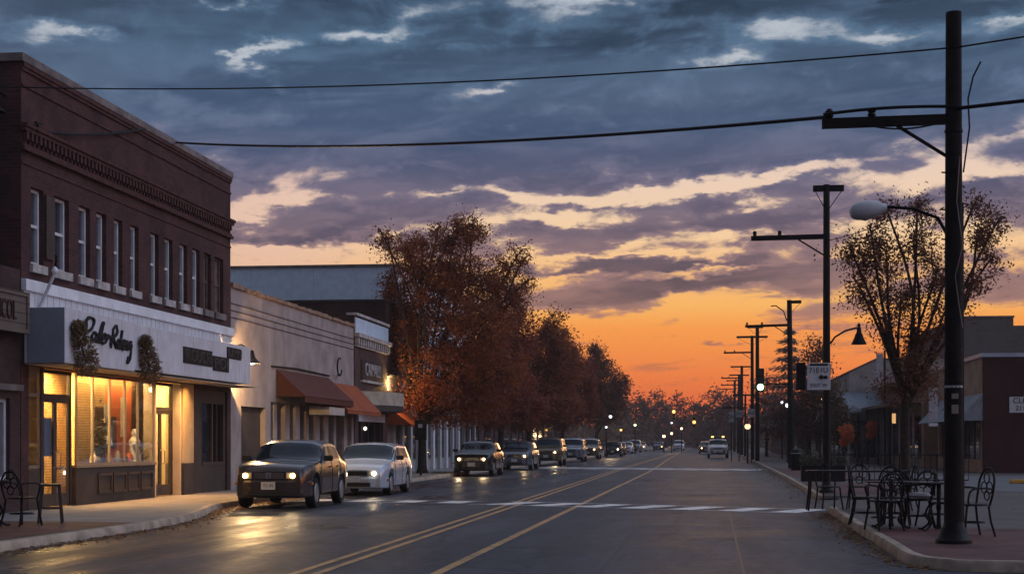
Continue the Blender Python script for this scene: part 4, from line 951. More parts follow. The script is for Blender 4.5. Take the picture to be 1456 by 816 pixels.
# big grey block behind
q0 = onY(1363, 452, 110); q1 = onY(1441, 452, 110)
BB = thing('grey_block', 'tall grey windowless block with stepped parapet behind the corner store', 'building', (24, 112, 0), world=True)
MB().box(q0[0], q1[0], 110, 135, 0, q0[1]).build('wall', M_greyblock, BB)
MB().box(q1[0] + .002, q1[0] + 12, 110.1, 135, 0, q0[1] - .55).build('lower_wall', M_greyblock, BB)
MB().box(q0[0] - .1, q1[0] + .05, 109.9, 135.1, q0[1], q0[1] + .12).build('coping', M_stone, BB)
FB = thing('far_shop', 'low far brown shop behind the right hand trees', 'building', (9, 160, .13), world=True)
MB().box(8.6, 24, 142, 200, .13, 4.4).build('wall', M_brownbrick, FB)
for i in range(7):
    wn = MB().box(8.54, 8.6, 144 + i * 7.5, 149 + i * 7.5, .7, 3.0).build('window', M_shopdark, FB); MB().box(8.53, 8.54, 144.2 + i * 7.5, 148.8 + i * 7.5, .8, 2.9).build('pane', M_glassdark, wn)
MB().box(8.5, 24.1, 141.9, 200.1, 4.4, 4.52).build('coping', M_stone, FB)

# ================================================================== POLES AND WIRES
def utility_pole(name, label, x, y, h, r, arm_z=None, arm_len=2.0, top_arm=None, group=None, base=False, m=M_polewood):
    t = thing(name, label, 'utility pole', (x, y, .13), group=group)
    H = h - .13
    lean = random.Random(int(x * 100 + y)); t.rotation_euler = (R(lean.uniform(-.8, .8)), R(lean.uniform(-.7, .7)), 0) if not base else (0, 0, 0)
    MB().tube([(0, 0, 0), (0, 0, H * .5), (0, 0, H)], [r * 1.12, r * 1.02, r * .9], 14).build('pole', m, t, True)
    if base: MB().lathe([(r * 2.1, 0), (r * 2.1, .05), (r * 1.75, .08), (r * 1.5, .18), (r * 1.2, .24), (r * 1.12, .30)], n=20).build('base', M_steelpole, t, True)
    if arm_z:
        z = arm_z - .13
        a = MB().bar((-arm_len, 0, z - .02), (-r * .8, 0, z), .10, .13); a.build('crossarm', m, t)
        MB().bar((-.75, 0, z - .07), (-r * .8, 0, z - .5), .04).build('brace', M_blackmetal, t)
        for q in (-arm_len + .1, -arm_len * .62):
            MB().lathe([(.03, 0), (.06, .03), (.045, .06), (.06, .09), (.03, .13)], (q, 0, z + .05), 10).build('insulator', M_blackmetal, t, True)
    if top_arm:
        a, b = top_arm; MB().bar((a, .0, H - .10), (b, .0, H - .10), .12, .16).build('top_arm', m, t)
        for q in (a + .06, b - .06): MB().tube([(q, 0, H - .17), (0, -r * .9, H - .75)], .012, 5).build('stay', M_blackmetal, t)
    return t
p1 = utility_pole('utility_pole', 'thick black near pole with left arm standing by the cafe table', 3.36, 21.5, 7.3, .115, 5.86, 1.75, None, None, True)
MB().tube([(.06, -.13, 5.2), (.02, -.13, 4.6), (.10, -.12, 4.0), (.0, -.13, 3.6), (.05, -.13, 3.2), (.1, -.12, 2.9)], .006, 5).build('loose_wire', M_alu, p1)
MB().tube([(.12, -.05, 5.0), (.2, -.05, 5.6), (.19, 0, 6.0), (.26, .02, 6.3), (.36, .02, 6.5)], .012, 5).build('loose_wire', M_blackmetal, p1)
MB().tube([(.128, .02, .3), (.124, .02, 2.2), (.118, .02, 4.6)], .018, 6).build('conduit', M_blackmetal, p1)
for z, hh in ((1.75, .12), (1.95, .07)): MB().box(-.045, .045, -.128, -.118, z, z + hh).build('tag_plate', M_alu, p1)
for z in (2.9, 3.3, 3.7, 4.1, 4.5, 5.0): MB().tube([(-.10, -.05, z), (-.17, -.08, z)], .011, 6).build('step_bolt', M_blackmetal, p1)
for z in (2.1, 2.6, 3.4, 5.55): MB().lathe([(.123, 0), (.123, .03)], (0, 0, z), 16).build('band', M_signgrey if z < 2.3 else M_blackmetal, p1, True)
p2 = utility_pole('utility_pole', 'black second pole carrying a white sign and a hooked lamp', 3.31, 42.6, 8.45, .095, 7.05, 2.02, (-.36, .46), None, True, M_steelpole)
p3 = utility_pole('utility_pole', 'brown third pole with long left arm before the pale conifer', 4.56, 82, 8.9, .14, 7.6, 2.3, (-.05, .62))
MB().tube([(-.14, 0, 7.7), (-.3, 0, 8.2), (-.7, 0, 8.5), (-.95, 0, 8.48)], .03, 6).build('lamp_arm', M_blackmetal, p3)
for (u, v, yy, r) in ((1077, 463, 112, .14), (1070, 477, 122, .13), (1050, 520, 168, .16), (1043, 532, 190, .17), (1039, 540, 222, .18), (1056, 560, 150, .1)):
    x_, z_ = onY(u, v, yy)
    utility_pole('utility_pole', 'thin distant brown pole in the row along the right kerb', max(x_, 3.75 + (yy - 112) * .006), yy, z_, r, z_ - 1.3 if yy > 115 else None, 2.2, (-1.2, 1.2) if yy > 115 else (-.7, .4), 'distant poles along the right kerb')

def wire(name, label, a, b, sag, r, n=24, ends=None):
    a = Vector(a); b = Vector(b); pts = []
    for i in range(n + 1):
        t = i / n; p = a.lerp(b, t); p.z -= sag * 4 * t * (1 - t); pts.append(p)
    o = MB().tube(pts, r, 6).build(name, M_blackmetal); return tag(o, label, 'cable')
yA = onX(245, 205, FX)[0]
wire('overhead_cable', 'thick black cable from the near pole arm to the brick building roof', (1.66, 21.5, 5.93), (FX + .1, yA, 9.1), .22, .026)
wire('overhead_cable', 'thin upper wire crossing the whole sky above the street', (-15.2, 29.19, 8.62), (3.4, 21.38, 6.80), .28, .012)
wire('overhead_cable', 'thin upper wire running right from the near pole', (3.4, 21.38, 6.80), (14, 18.5, 7.9), .1, .012)
wire('overhead_cable', 'thick lower cable running right from the near pole', (3.4, 21.38, 5.98), (12, 19.2, 6.55), .06, .026)
wire('overhead_cable', 'bundled cable along the arm of the near pole', (1.62, 21.42, 5.95), (3.4, 21.38, 6.0), -.04, .022)
wire('overhead_cable', 'loose thin cable hanging under the near pole arm', (2.2, 21.44, 5.80), (3.1, 21.40, 5.78), .06, .012)
wire('overhead_cable', 'black cable along the brick wall below the parapet', (FX + .12, onX(45, 192, FX)[0], 7.74), (FX + .10, onX(200, 185, FX)[0], 9.0), .10, .028)
wire('overhead_cable', 'dark cable end reaching the dark side wall', (-16.5, 29.18, 7.7), (FX + .12, 29.66, 7.74), .04, .028)
t = thing('wall_anchor', 'small black cable anchor on the brick wall near its corner', 'bracket', (FX, 29.68, 7.82)); MB().bar((0, 0, 0), (.16, 0, .02), .05).build('arm', M_blackmetal, t); MB().tube([(.14, -.12, .06), (.14, .14, .1)], .03, 6).build('spool', M_blackmetal, t)
wire('overhead_cable', 'thin wire between the second pole and the right tree', (3.4, 42.6, 6.95), (5.2, 36, 7.0), .1, .01)
wire('overhead_cable', 'faint span wire over the far junction', (-12.3, 165, 5.2), (4.4, 165, 5.2), .3, .02)
for k, (xa_, xb_) in enumerate(((2.6, 2.4), (1.5, 1.7))):
    pass
# cobra head lamp on the near pole
t = thing('cobra_lamp', 'grey cobra head street lamp reaching left from the near pole', 'street lamp', (3.30, 21.62, 4.55))
MB().tube([(0, 0, -.25), (-.12, .05, .0), (-.45, .08, .14), (-.86, .1, .18)], .024, 8).build('arm', M_blackmetal, t, True)
hd = MB(); prof = [(-.80, .05, .055), (-.86, .08, .07), (-.93, .12, .11), (-1.06, .15, .135), (-1.20, .14, .12), (-1.27, .10, .085), (-1.30, .04, .03)]
ring = []
for (xx, wy, hz) in prof:
    ring.append([(xx, .1 + wy * math.cos(a), .16 - (xx + .8) * -.10 + hz * math.sin(a)) for a in [2 * math.pi * j / 14 for j in range(14)]])
hd.v = [p for r_2 in ring for p in r_2]
for i in range(len(ring) - 1):
    for j in range(14): hd.f.append((i * 14 + j, i * 14 + (j + 1) % 14, (i + 1) * 14 + (j + 1) % 14, (i + 1) * 14 + j))
hd.f.append(tuple(range(13, -1, -1))); hd.f.append(tuple(len(hd.v) - 14 + j for j in range(14)))
hd.build('housing', mat('lamp_grey', (.55, .56, .57), .5, 0, var=.1), t, True)
MB().lathe([(0, -.07), (.06, -.05), (.085, 0)], (-1.09, .1, .055), 14).build('lens', M_signgrey, t, True)
# hooked lamp on the second pole
t = thing('hooked_lamp', 'black bell lamp hanging from a curved arm on the second pole', 'street lamp', (3.41, 42.6, 4.25))
MB().tube([(0, 0, -.1), (.12, 0, .08), (.4, 0, .25), (.68, 0, .32), (.76, 0, .30)], .026, 8).build('arm', M_blackmetal, t, True)
MB().lathe([(.03, .34), (.06, .30), (.06, .20), (.10, .12), (.13, .03), (.20, -.12), (.21, -.14), (.19, -.13)], (.76, 0, .02), 20).build('shade', M_blackmetal, t, True)
MB().lathe([(.03, .34), (.06, .37), (.02, .42), (0, .46)], (.76, 0, .02), 12).build('finial', M_blackmetal, t, True)
# sign and signal box on the second pole
t = thing('pole_sign', 'white notice sign with dark print on the second pole', 'sign', (3.1, 42.42, 2.95))
MB().box(-.32, .3, -.015, 0, -.05, .68).build('plate', M_signwhite, t, bevel=.004)
MB().box(-.25, .23, -.019, -.0155, .60, .655).build('header_bar', M_darkletter, t)
text('lettering', '71E1U', .20, M_darkletter, t, (-.02, -.02, .47), ROT_S, .003, .95)
MB().lathe([(.0, 0), (.055, .02), (.07, .06), (.03, .11), (0, .12)], (.06, -.02, .24), 10).build('icon', M_darkletter, t, True)
MB().lathe([(.0, 0), (.05, .02), (.06, .05), (.03, .09), (0, .10)], (.17, -.02, .24), 10).build('icon', M_darkletter, t, True)
text('lettering', 'EXIT W', .135, M_darkletter, t, (-.01, -.02, .07), ROT_S, .003, 1.0)
t = thing('signal_box', 'black backed signal box left of the white notice sign', 'traffic light', (2.62, 42.45, 2.9))
MB().box(-.13, .12, -.1, .12, 0, .74).build('housing', M_blackmetal, t, bevel=.02); MB().bar((.1, .05, .6), (.62, .1, .6), .05).build('arm', M_blackmetal, t)
for z in (.15, .37, .59): MB().lathe([(.085, 0), (.085, .1)], (0, .12, z), 12).build('visor', M_blackplastic, t)
# green signal on an arm from the third pole
def signal(name, label, loc, color, which, arm=None, scale=1.0, body=None, group=None):
    t = thing(name, label, 'traffic light', loc, group=group); k = scale
    MB().box(-.17 * k, .17 * k, -.10 * k, .12 * k, -.52 * k, .52 * k).build('housing', body or M_blackmetal, t)
    for i, z in enumerate((.33, 0, -.33)):
        rr = .14 * k
        MB().lathe([(0, -.02), (rr, 0), (rr, .03), (0, .03)], n=14).build('lens', color if i == which else M_blackplastic, t).matrix_local = Matrix.Translation((0, -.12 * k, z * k)) @ Matrix.Rotation(R(90), 4, 'X')
    if arm: MB().tube(arm, .035, 8).build('arm', M_blackmetal, t)
    return t
gx, gz = onY(1081, 549, 81.6)
signal('traffic_signal', 'traffic light showing green on the arm of the third pole', (gx, 81.6, gz + .33), G_green, 2, [(0, .1, .0), (.2, .2, -.2), (4.45 - gx, .4, -.2)], 1.15)
for (u, v, yy, colr, wh, lab) in ((958, 590, 163, G_amber, 0, 'yellow cased signal hanging over the far junction, nearer the left trees'), (987, 600, 160, G_amber, 1, 'amber lit signal hanging lower over the far junction')):
    x_, z_ = onY(u, v, yy); signal('traffic_signal', lab, (x_, yy, z_), colr, wh, [(0, 0, .5), (0, 0, 5.0 - z_)], 1.1, mat('signal_yellow', (.45, .28, .06), .5))
# distant street lamps: posts with a glowing globe
def globe_lamp(label, u, v, yy, m, r=.16, light=0, armx=0, group='distant lit street lamps'):
    x_, z_ = onY(u, v, yy)
    r *= .6
    t = thing('globe_lamp', label, 'street lamp', (x_ + armx, yy, 0), group=group)
    MB().tube([(0, 0, 0), (0, 0, z_ - .1)], [.07, .05], 8).build('post', M_blackmetal, t)
    if armx: MB().tube([(0, 0, z_ + .1), (-armx, 0, z_ + .15)], .04, 6).build('arm', M_blackmetal, t)
    MB().lathe([(0, -r), (r * .7, -r * .7), (r, 0), (r * .7, r * .7), (0, r)], (-armx, 0, z_), 14).build('globe', m, t, True)
    MB().lathe([(r * .75, r * .6), (r * .4, r * 1.1), (0, r * 1.3)], (-armx, 0, z_), 12).build('cap', M_blackmetal, t, True)
    if light: lamp('lamp_light', 'POINT', (-armx, 0, z_ - r - .15), light, (1, .7, .4), .15, None, t)
    return t
for (u, v, yy, m, r, lg, ax, lab) in ((1120, 576, 104, G_lampw, .26, 0, 0, 'bluish white globe lamp right of the green signal'), (1112, 572, 128, G_lampw, .2, 0, 0, 'small white lamp just above the bluish globe'),
    (1166, 567, 118, G_lamp, .17, 0, 0, 'small warm lamp beside the white notice sign'), (868, 592, 150, G_lampw, .26, 150, -1.4, 'cool white lamp on an arm by the far left trees'), (903, 604, 190, glow('green_dim', (.55, .7, .35), 3), .3, 0, 0, 'dim greenish round lamp by the far left trees'),
    (883, 611, 175, G_amber, .22, 0, 0, 'small orange round lamp over the parked cars'), (862, 607, 148, G_lampw, .18, 0, 0, 'small white lamp low over the parked cars'), (955, 616, 210, G_lamp, .26, 60, 0, 'warm lamp left of the far junction centre'),
    (969, 609, 215, G_lamp, .24, 60, 0, 'warm lamp above the far white van'), (955, 601, 230, G_lampw, .24, 0, 0, 'white lamp under the yellow cased signal'), (1063, 606, 110, glow('tan_globe', (.9, .6, .3), 2.2), .36, 0, 0, 'large dim tan globe lamp by the right kerb'),
    (944, 620, 205, G_lamp, .3, 40, 0, 'warm low lamp by the far dark car')):
    globe_lamp(lab, u, v, yy, m, r, lg, ax)
# small signs along the right kerb
for (u0, u1, v0, v1, yy, lab) in ((1036, 1044, 585, 600, 120, 'pale square sign on the right kerb, leftmost of three'), (1046, 1056, 583, 593, 121, 'pale sign with dark print behind the leftmost kerb sign'), (1063, 1074, 581, 593, 112, 'pale rectangular sign beside the thin poles')):
    xa, za = onY(u0, v1, yy); xb, zb2 = onY(u1, v0, yy)
    t = thing('street_sign', lab, 'sign', ((xa + xb) / 2, yy, 0)); hw = (xb - xa) / 2
    MB().tube([(0, .05, 0), (0, .05, zb2)], .04, 6).build('post', M_blackmetal, t); MB().box(-hw, hw, -.02, .01, za, zb2).build('plate', M_signgrey, t)
    text('lettering', ('ONE' if u0 == 1036 else '2HR') if u0 != 1063 else 'BUS', (zb2 - za) * .5, M_darkletter, t, (0, -.03, (za + zb2) / 2), ROT_S, .004, .8)
# banners
t = thing('hanging_banner', 'tall pale banner hanging beside the near pole before the brown store', 'banner', (onY(1327, 576, 69)[0], 69, 2.4))
MB().box(-.19, .19, -.01, .01, .0, 1.45).build('cloth', M_signgrey, t); MB().tube([(.5, 0, -2.27), (.5, 0, 1.8)], .045, 8).build('post', M_blackmetal, t); MB().tube([(.5, 0, 1.5), (-.22, 0, 1.5)], .02, 6).build('rod', M_blackmetal, t)
MB().box(-.19, .19, -.008, .012, -.22, -.08).build('lower_plate', M_signwhite, t)
t = thing('street_banner', 'narrow pale banner high on a post by the gabled shop', 'banner', (onY(1251, 522, 92)[0], 92, .13))
MB().tube([(.28, 0, 0), (.28, 0, 6.7)], .06, 8).build('post', M_blackmetal, t); MB().box(-.2, .2, -.01, .01, 4.9, 6.5).build('cloth', M_signgrey, t); MB().tube([(.28, 0, 6.55), (-.22, 0, 6.55)], .02, 6).build('rod', M_blackmetal, t)
# meter post on the left pavement
x_, y_ = -11.5, 62.5
t = thing('post_box_sign', 'dark notice box on a thin post by the third parked car', 'sign', (x_, y_, .13)); MB().tube([(0, 0, 0), (0, 0, 1.6)], .05, 8).build('post', M_blackmetal, t)
MB().box(-.24, .24, -.1, .1, 1.45, 2.25).build('box', M_blackmetal, t, bevel=.02); MB().box(-.09, .09, -.11, -.101, 1.95, 2.1).build('label_plate', M_signgrey, t)
t = thing('yellow_kerb_stop', 'yellow painted kerb stop on the concrete lot', 'kerb stop', (10.6, 52.6, .135)); MB().extrudeY([(-.6, 0), (3.2, 0), (3.2, .13), (-.55, .13)], -.15, .15).build('block', M_yellowkerb, t, bevel=.03)

# ================================================================== TREES
def tree(name, label, loc, trunk_h, r0, lobes, ncl, nleaf, leaf, lm, seed, group=None, twig=True, clus=.34, lean=0.0, stems=1, cat='tree', barkm=None):
    """Trunk, limbs to each lobe, twigs, and thousands of small leaf faces."""
    rng = random.Random(seed); nr = np.random.default_rng(seed)
    t = thing(name, label, cat, loc, group=group); wood = MB()
    tops = []
    for k in range(stems):
        a = 6.283 * k / stems + seed; sp = .0 if stems == 1 else .22
        p = [(0, 0, -.05), (math.cos(a) * sp * .3, math.sin(a) * sp * .3, trunk_h * .4), (math.cos(a) * sp + lean, math.sin(a) * sp, trunk_h)]
        if stems == 1: wood.tube([(0, 0, -.05), (0, 0, .25), *p[1:]], [r0 * 1.5, r0 * 1.08, r0 * .95, r0 * .8], 10)
        else: wood.tube(p, [r0 * .8, r0 * .62, r0 * .5], 8)
        tops.append(Vector(p[-1]))
    C = []
    for (dx, dy, z, rx_, ry_, rz_) in lobes:
        c = Vector((dx, dy, z)); st = min(tops, key=lambda q: (q - c).length)
        st = st + Vector((0, 0, -rng.uniform(0, .25) * trunk_h))
        d = c - st; bend = Vector((rng.gauss(0, .05), rng.gauss(0, .05), .05)) * d.length
        end = c + Vector((0, 0, rz_ * .55)) + Vector((dx, dy, 0)) * .12
        pts = smooth_line([tuple(st), tuple(st.lerp(c, .5) + bend), tuple(c), tuple(end)], 5)
        rr = [max(.012, r0 * .34 * (1 - i / (len(pts) - 1)) ** .8 + .01) for i in range(len(pts))]
        wood.tube(pts, rr, 6)
        n = max(3, int(ncl * (rx_ * ry_ * rz_) ** .66))
        for _ in range(n):
            u = Vector((rng.gauss(0, 1), rng.gauss(0, 1), rng.gauss(0, 1))).normalized() * rng.uniform(.25, 1.05) ** .6
            q = Vector((c.x + u.x * rx_, c.y + u.y * ry_, c.z + u.z * rz_))
            b = Vector(rng.choice(pts[len(pts) // 3:]))
            best = min((Vector(pp) for pp in pts[3:]), key=lambda pp: (pp - q).length + rng.uniform(0, .5))
            tip = q + (q - c).normalized() * .25 + Vector((0, 0, .15))
            if twig: wood.tube([best, best.lerp(q, .55) + Vector((rng.gauss(0, .06), rng.gauss(0, .06), .05)), q, tip], [.022, .014, .008, .003], 4)
            C.append((q, (tip - best).normalized()))
    wood.build('trunk', barkm or M_bark, t, True)
    per = max(4, nleaf // max(1, len(C))); V = []; 
    for (q, ax) in C:
        k = int(per * rng.uniform(.4, 1.6)); s = clus * rng.uniform(.6, 1.3)
        g = nr.normal(0, 1, (k, 3)) * s * .62 + np.array(ax)[None] * nr.normal(0, s * .55, (k, 1)); V.append(g + np.array(q)[None])
    Pn = np.concatenate(V); k = len(Pn)
    a = nr.normal(0, 1, (k, 3)); a /= np.linalg.norm(a, axis=1)[:, None]
    b = np.cross(a, nr.normal(0, 1, (k, 3))); b /= np.linalg.norm(b, axis=1)[:, None]
    sz = leaf * nr.uniform(.45, 1.35, (k, 1))
    quad = np.stack([Pn - a * sz, Pn + b * sz * .5 - a * sz * .1, Pn + a * sz, Pn - b * sz * .5 - a * sz * .1], 1).reshape(-1, 3)
    me = bpy.data.meshes.new('crown'); me.vertices.add(4 * k); me.vertices.foreach_set('co', quad.ravel())
    me.loops.add(4 * k); me.loops.foreach_set('vertex_index', np.arange(4 * k)); me.polygons.add(k); me.polygons.foreach_set('loop_start', np.arange(0, 4 * k, 4)); me.polygons.foreach_set('loop_total', np.full(k, 4))
    me.update(calc_edges=True); me.materials.append(lm)
    o = bpy.data.objects.new('crown', me); col.objects.link(o); o.parent = t
    return t
def lobes_from(px, cx, cy, Y):
    """Crown lobes (u, v, radius in pixels) measured in the plane of the trunk -> metres relative to the trunk."""
    out = []; rg = random.Random(len(px))
    for (u, v, ru, rv) in px:
        x, z = onY(u, v, Y); k = (Y * math.cos(TH) - math.sin(TH) * x) / F
        out.append((x - cx, rg.uniform(-.5, .5) * ru * k * 1.2, z - .13, ru * k, ru * k * 1.0, rv * k))
    return out
# the big rust tree
tx, ty = -12.35, 67.5
big = [(622, 330, 10, 16), (672, 322, 10, 10), (545, 335, 10, 8), (742, 372, 9, 8), (745, 405, 12, 10), (600, 345, 14, 12), (640, 360, 34, 45), (585, 365, 30, 26), (552, 345, 20, 14), (668, 335, 22, 20), (600, 400, 45, 40), (655, 410, 50, 45), (710, 400, 34, 42), (735, 365, 14, 14), (722, 432, 28, 24), (575, 450, 35, 40), (630, 470, 50, 45), (690, 470, 45, 45),
       (575, 510, 32, 34), (590, 560, 34, 24), (640, 530, 50, 40), (705, 530, 44, 42), (670, 572, 44, 24), (620, 588, 30, 18), (560, 410, 18, 24), (650, 320, 14, 10)]
tree('rust_tree', 'tallest rust leaved street tree by the narrow brick shop', (tx, ty, .13), 2.6, .19, lobes_from(big, tx, ty, ty), 44, 80000, .062, M_rust_leaf, 3, 'street trees on the left pavement', clus=.33)
for (u, Y, px, lm, sd, lab, nl) in (
    (712, 88, [(700, 500, 40, 40), (735, 480, 30, 40), (670, 520, 35, 35), (720, 550, 50, 32), (690, 585, 48, 24), (745, 580, 30, 22)], M_red_leaf, 5, 'dark red street tree right behind the tallest rust tree', 13000),
    (752, 105, [(770, 500, 30, 40), (790, 470, 20, 22), (760, 540, 40, 34), (805, 520, 25, 36), (740, 520, 30, 36), (780, 575, 48, 26), (750, 590, 40, 20)], M_rust_leaf, 6, 'feathery rust street tree with a pointed crown top', 13000),
    (800, 130, [(800, 500, 22, 30), (825, 540, 22, 30), (800, 560, 36, 28), (830, 580, 22, 22), (795, 590, 34, 18), (815, 520, 20, 20)], M_red_leaf, 7, 'crimson low street tree near the end of the left row', 11000),
    (848, 165, [(850, 515, 18, 22), (862, 540, 24, 22), (885, 548, 12, 14), (840, 560, 22, 26), (870, 570, 22, 20), (855, 590, 26, 16), (846, 497, 10, 8)], M_brown_leaf, 8, 'dark brown tree that ends the left row against the orange sky', 9000)):
    x_ = onX(u, 600, -12.4)
    Y2 = Y; xx = onY(u, 600, Y)[0]
    tree('street_tree', lab, (xx, Y2, .13), 2.4, .17, lobes_from(px, xx, Y2, Y2), 32, int(nl * 2.6), .068 + Y * .0003, lm, sd, 'street trees on the left pavement', clus=.40)
# a lamp round the corner of the narrow shop lights the near leaves of the big tree
t = thing('corner_lamp', 'small warm wall lamp tucked behind the narrow shop corner', 'street lamp', (FX - .06, 65.16, 4.0))
MB().box(-.04, .0, -.06, .06, -.1, .1).build('wall_plate', M_blackmetal, t); MB().lathe([(0, -.06), (.045, -.03), (.045, .05), (0, .08)], (.04, 0, 0), 10).build('bulb', glow('lamp_soft', (1, .60, .24), 3), t, True)
lamp('lamp_light', 'POINT', (.16, .15, .02), 190, (1, .62, .22), .05, None, t)

# right hand trees
tx, ty = 5.45, 43
vase = [(1240, 330, 24, 20), (1262, 300, 16, 14), (1215, 365, 24, 24), (1225, 410, 28, 22), (1260, 375, 30, 34), (1300, 350, 24, 40), (1305, 300, 14, 16), (1330, 400, 26, 40), (1390, 340, 24, 30), (1415, 320, 14, 14), (1385, 290, 12, 10), (1405, 375, 22, 18), (1375, 410, 22, 18),
        (1280, 430, 34, 26), (1260, 460, 24, 16), (1300, 480, 34, 26), (1290, 520, 26, 26), (1310, 545, 24, 18), (1275, 555, 16, 12), (1340, 450, 24, 20)]
tree('vase_tree', 'sparse rust tree with upright stems behind the near pole', (tx, ty, .13), 2.9, .125, lobes_from(vase, tx, ty, ty), 28, 21000, .046, M_brown_leaf, 12, None, clus=.32)
for (u, Y, px, lm, sd, lab, nl) in (
    (1150, 118, [(1150, 520, 30, 30), (1165, 560, 30, 30), (1140, 570, 34, 30), (1175, 595, 26, 22), (1120, 590, 26, 22), (1155, 610, 40, 18), (1165, 490, 14, 20)], M_brown_leaf, 15, 'bare brown tree right of the pale conifer', 7000),
    (1090, 150, [(1090, 560, 22, 30), (1110, 580, 26, 24), (1078, 590, 18, 22), (1100, 610, 30, 14)], M_brown_leaf, 16, 'low brown tree below the green signal', 5000),
    (1200, 100, [(1195, 600, 16, 18), (1188, 570, 14, 20), (1200, 625, 16, 10)], M_far_leaf, 17, 'thin grey brown tree by the gabled shop', 2500)):
    xx = onY(u, 600, Y)[0]
    tree('kerb_tree', lab, (xx, Y, .13), 2.2, .16, lobes_from(px, xx, Y, Y), 20, nl, .13, lm, sd, 'street trees on the right pavement', clus=.45)
# pale tiered conifer
cxx, czz = onY(1122, 455, 142); t = thing('pale_conifer', 'tall pale grey tiered conifer rising behind the third pole', 'tree', (cxx, 142, 0))
MB().tube([(0, 0, 0), (0, 0, czz)], [.25, .03], 8).build('trunk', M_bark, t)
rng = random.Random(4); mb = MB(); nt_ = 11
for k in range(nt_):
    z0 = czz * (.30 + .68 * k / nt_); rad = 3.0 * (1 - k / nt_) ** .85 + .25
    for j in range(int(130 * (rad + .5))):
        a = rng.uniform(0, 6.283); rr = rad * rng.uniform(.2, 1) * (1 + .18 * math.sin(a * 5 + k)); z = z0 - rr * .22 + rng.gauss(0, .12)
        p = Vector((rr * math.cos(a), rr * math.sin(a), z)); d = Vector((math.cos(a), math.sin(a), -.3 + rng.gauss(0, .2))) * rng.uniform(.15, .3); s = Vector((-math.sin(a), math.cos(a), rng.gauss(0, .2))) * .10
        mb.add([p - d, p + s, p + d, p - s], [(0, 1, 2, 3)])
mb.build('crown', M_pale_leaf, t)
# far trees one can tell apart, and the wood that closes the street
for i, (u, v, ru, yy, lm) in enumerate(((905, 566, 22, 300, 0), (935, 562, 24, 320, 0), (962, 566, 20, 330, 1), (1015, 560, 22, 300, 0), (992, 578, 18, 360, 1), (878, 560, 18, 260, 0), (1038, 565, 16, 280, 1))):
    xx = onY(u, 600, yy)[0]
    tree('far_tree', ['far dark tree closing the end of the street', 'far brown tree closing the end of the street'][lm], (xx, yy, 0), 3, .3, lobes_from([(u, v + 10, ru * .7, 16), (u - ru * .6, v + 25, ru * .7, 16), (u + ru * .6, v + 26, ru * .7, 16), (u, v + 44, ru, 18)], xx, yy, yy), 3.2, 2600, .30, [M_far_leaf, M_brown_leaf][lm], 30 + i, ['far dark trees', 'far brown trees'][lm], clus=.95)
nr = np.random.default_rng(77); wd = MB(); rng = random.Random(77)
for i in range(150):
    x = rng.uniform(-150, 110); yy = rng.uniform(360, 430)
    if abs(x) < 7: yy = 430
    h = rng.uniform(6, 10.5) * (1.0 if abs(x) > 12 else .85); r_ = rng.uniform(2.5, 5)
    for k in range(95):
        u = Vector((rng.gauss(0, 1), rng.gauss(0, 1), rng.gauss(0, 1))).normalized() * rng.uniform(.5, 1.05)
        p = Vector((x + u.x * r_, yy + u.y * r_, h * .52 + u.z * h * .5)); a = Vector((rng.gauss(0, 1), rng.gauss(0, 1), rng.gauss(0, 1))).normalized() * rng.uniform(.4, .9); b = a.orthogonal().normalized() * .45
        wd.add([p - a, p + b, p + a, p - b], [(0, 1, 2, 3)])
for i in range(40):
    x = rng.uniform(-24, 22); yy = rng.uniform(425, 450); r_ = rng.uniform(2, 4); h = rng.uniform(3, 8.5)
    for k in range(90):
        u = Vector((rng.gauss(0, 1), rng.gauss(0, 1), rng.gauss(0, 1))).normalized() * rng.uniform(.3, 1.05)
        p = Vector((x + u.x * r_, yy + u.y * r_, h * .48 + u.z * h * .5)); a = Vector((rng.gauss(0, 1), rng.gauss(0, 1), rng.gauss(0, 1))).normalized() * rng.uniform(.4, .9); b = a.orthogonal().normalized() * .5
        wd.add([p - a, p + b, p + a, p - b], [(0, 1, 2, 3)])
tag(wd.build('distant_wood', M_far_leaf), kind='stuff')
hg = MB()
for side in (-1, 1):
    for i in range(70):
        x = side * rng.uniform(9, 30) if side > 0 else -rng.uniform(12.5, 34); yy = rng.uniform(205, 350); h = rng.uniform(3, 7)
        for k in range(60):
            u = Vector((rng.gauss(0, 1), rng.gauss(0, 1), rng.gauss(0, 1))).normalized() * rng.uniform(.5, 1.05)
            p = Vector((x + u.x * 2.4, yy + u.y * 2.4, h * .5 + u.z * h * .5)); a = Vector((rng.gauss(0, 1), rng.gauss(0, 1), rng.gauss(0, 1))).normalized() * rng.uniform(.25, .6); b = a.orthogonal().normalized() * .3
            hg.add([p - a, p + b, p + a, p - b], [(0, 1, 2, 3)])
tag(hg.build('roadside_undergrowth', M_far_leaf), kind='stuff')

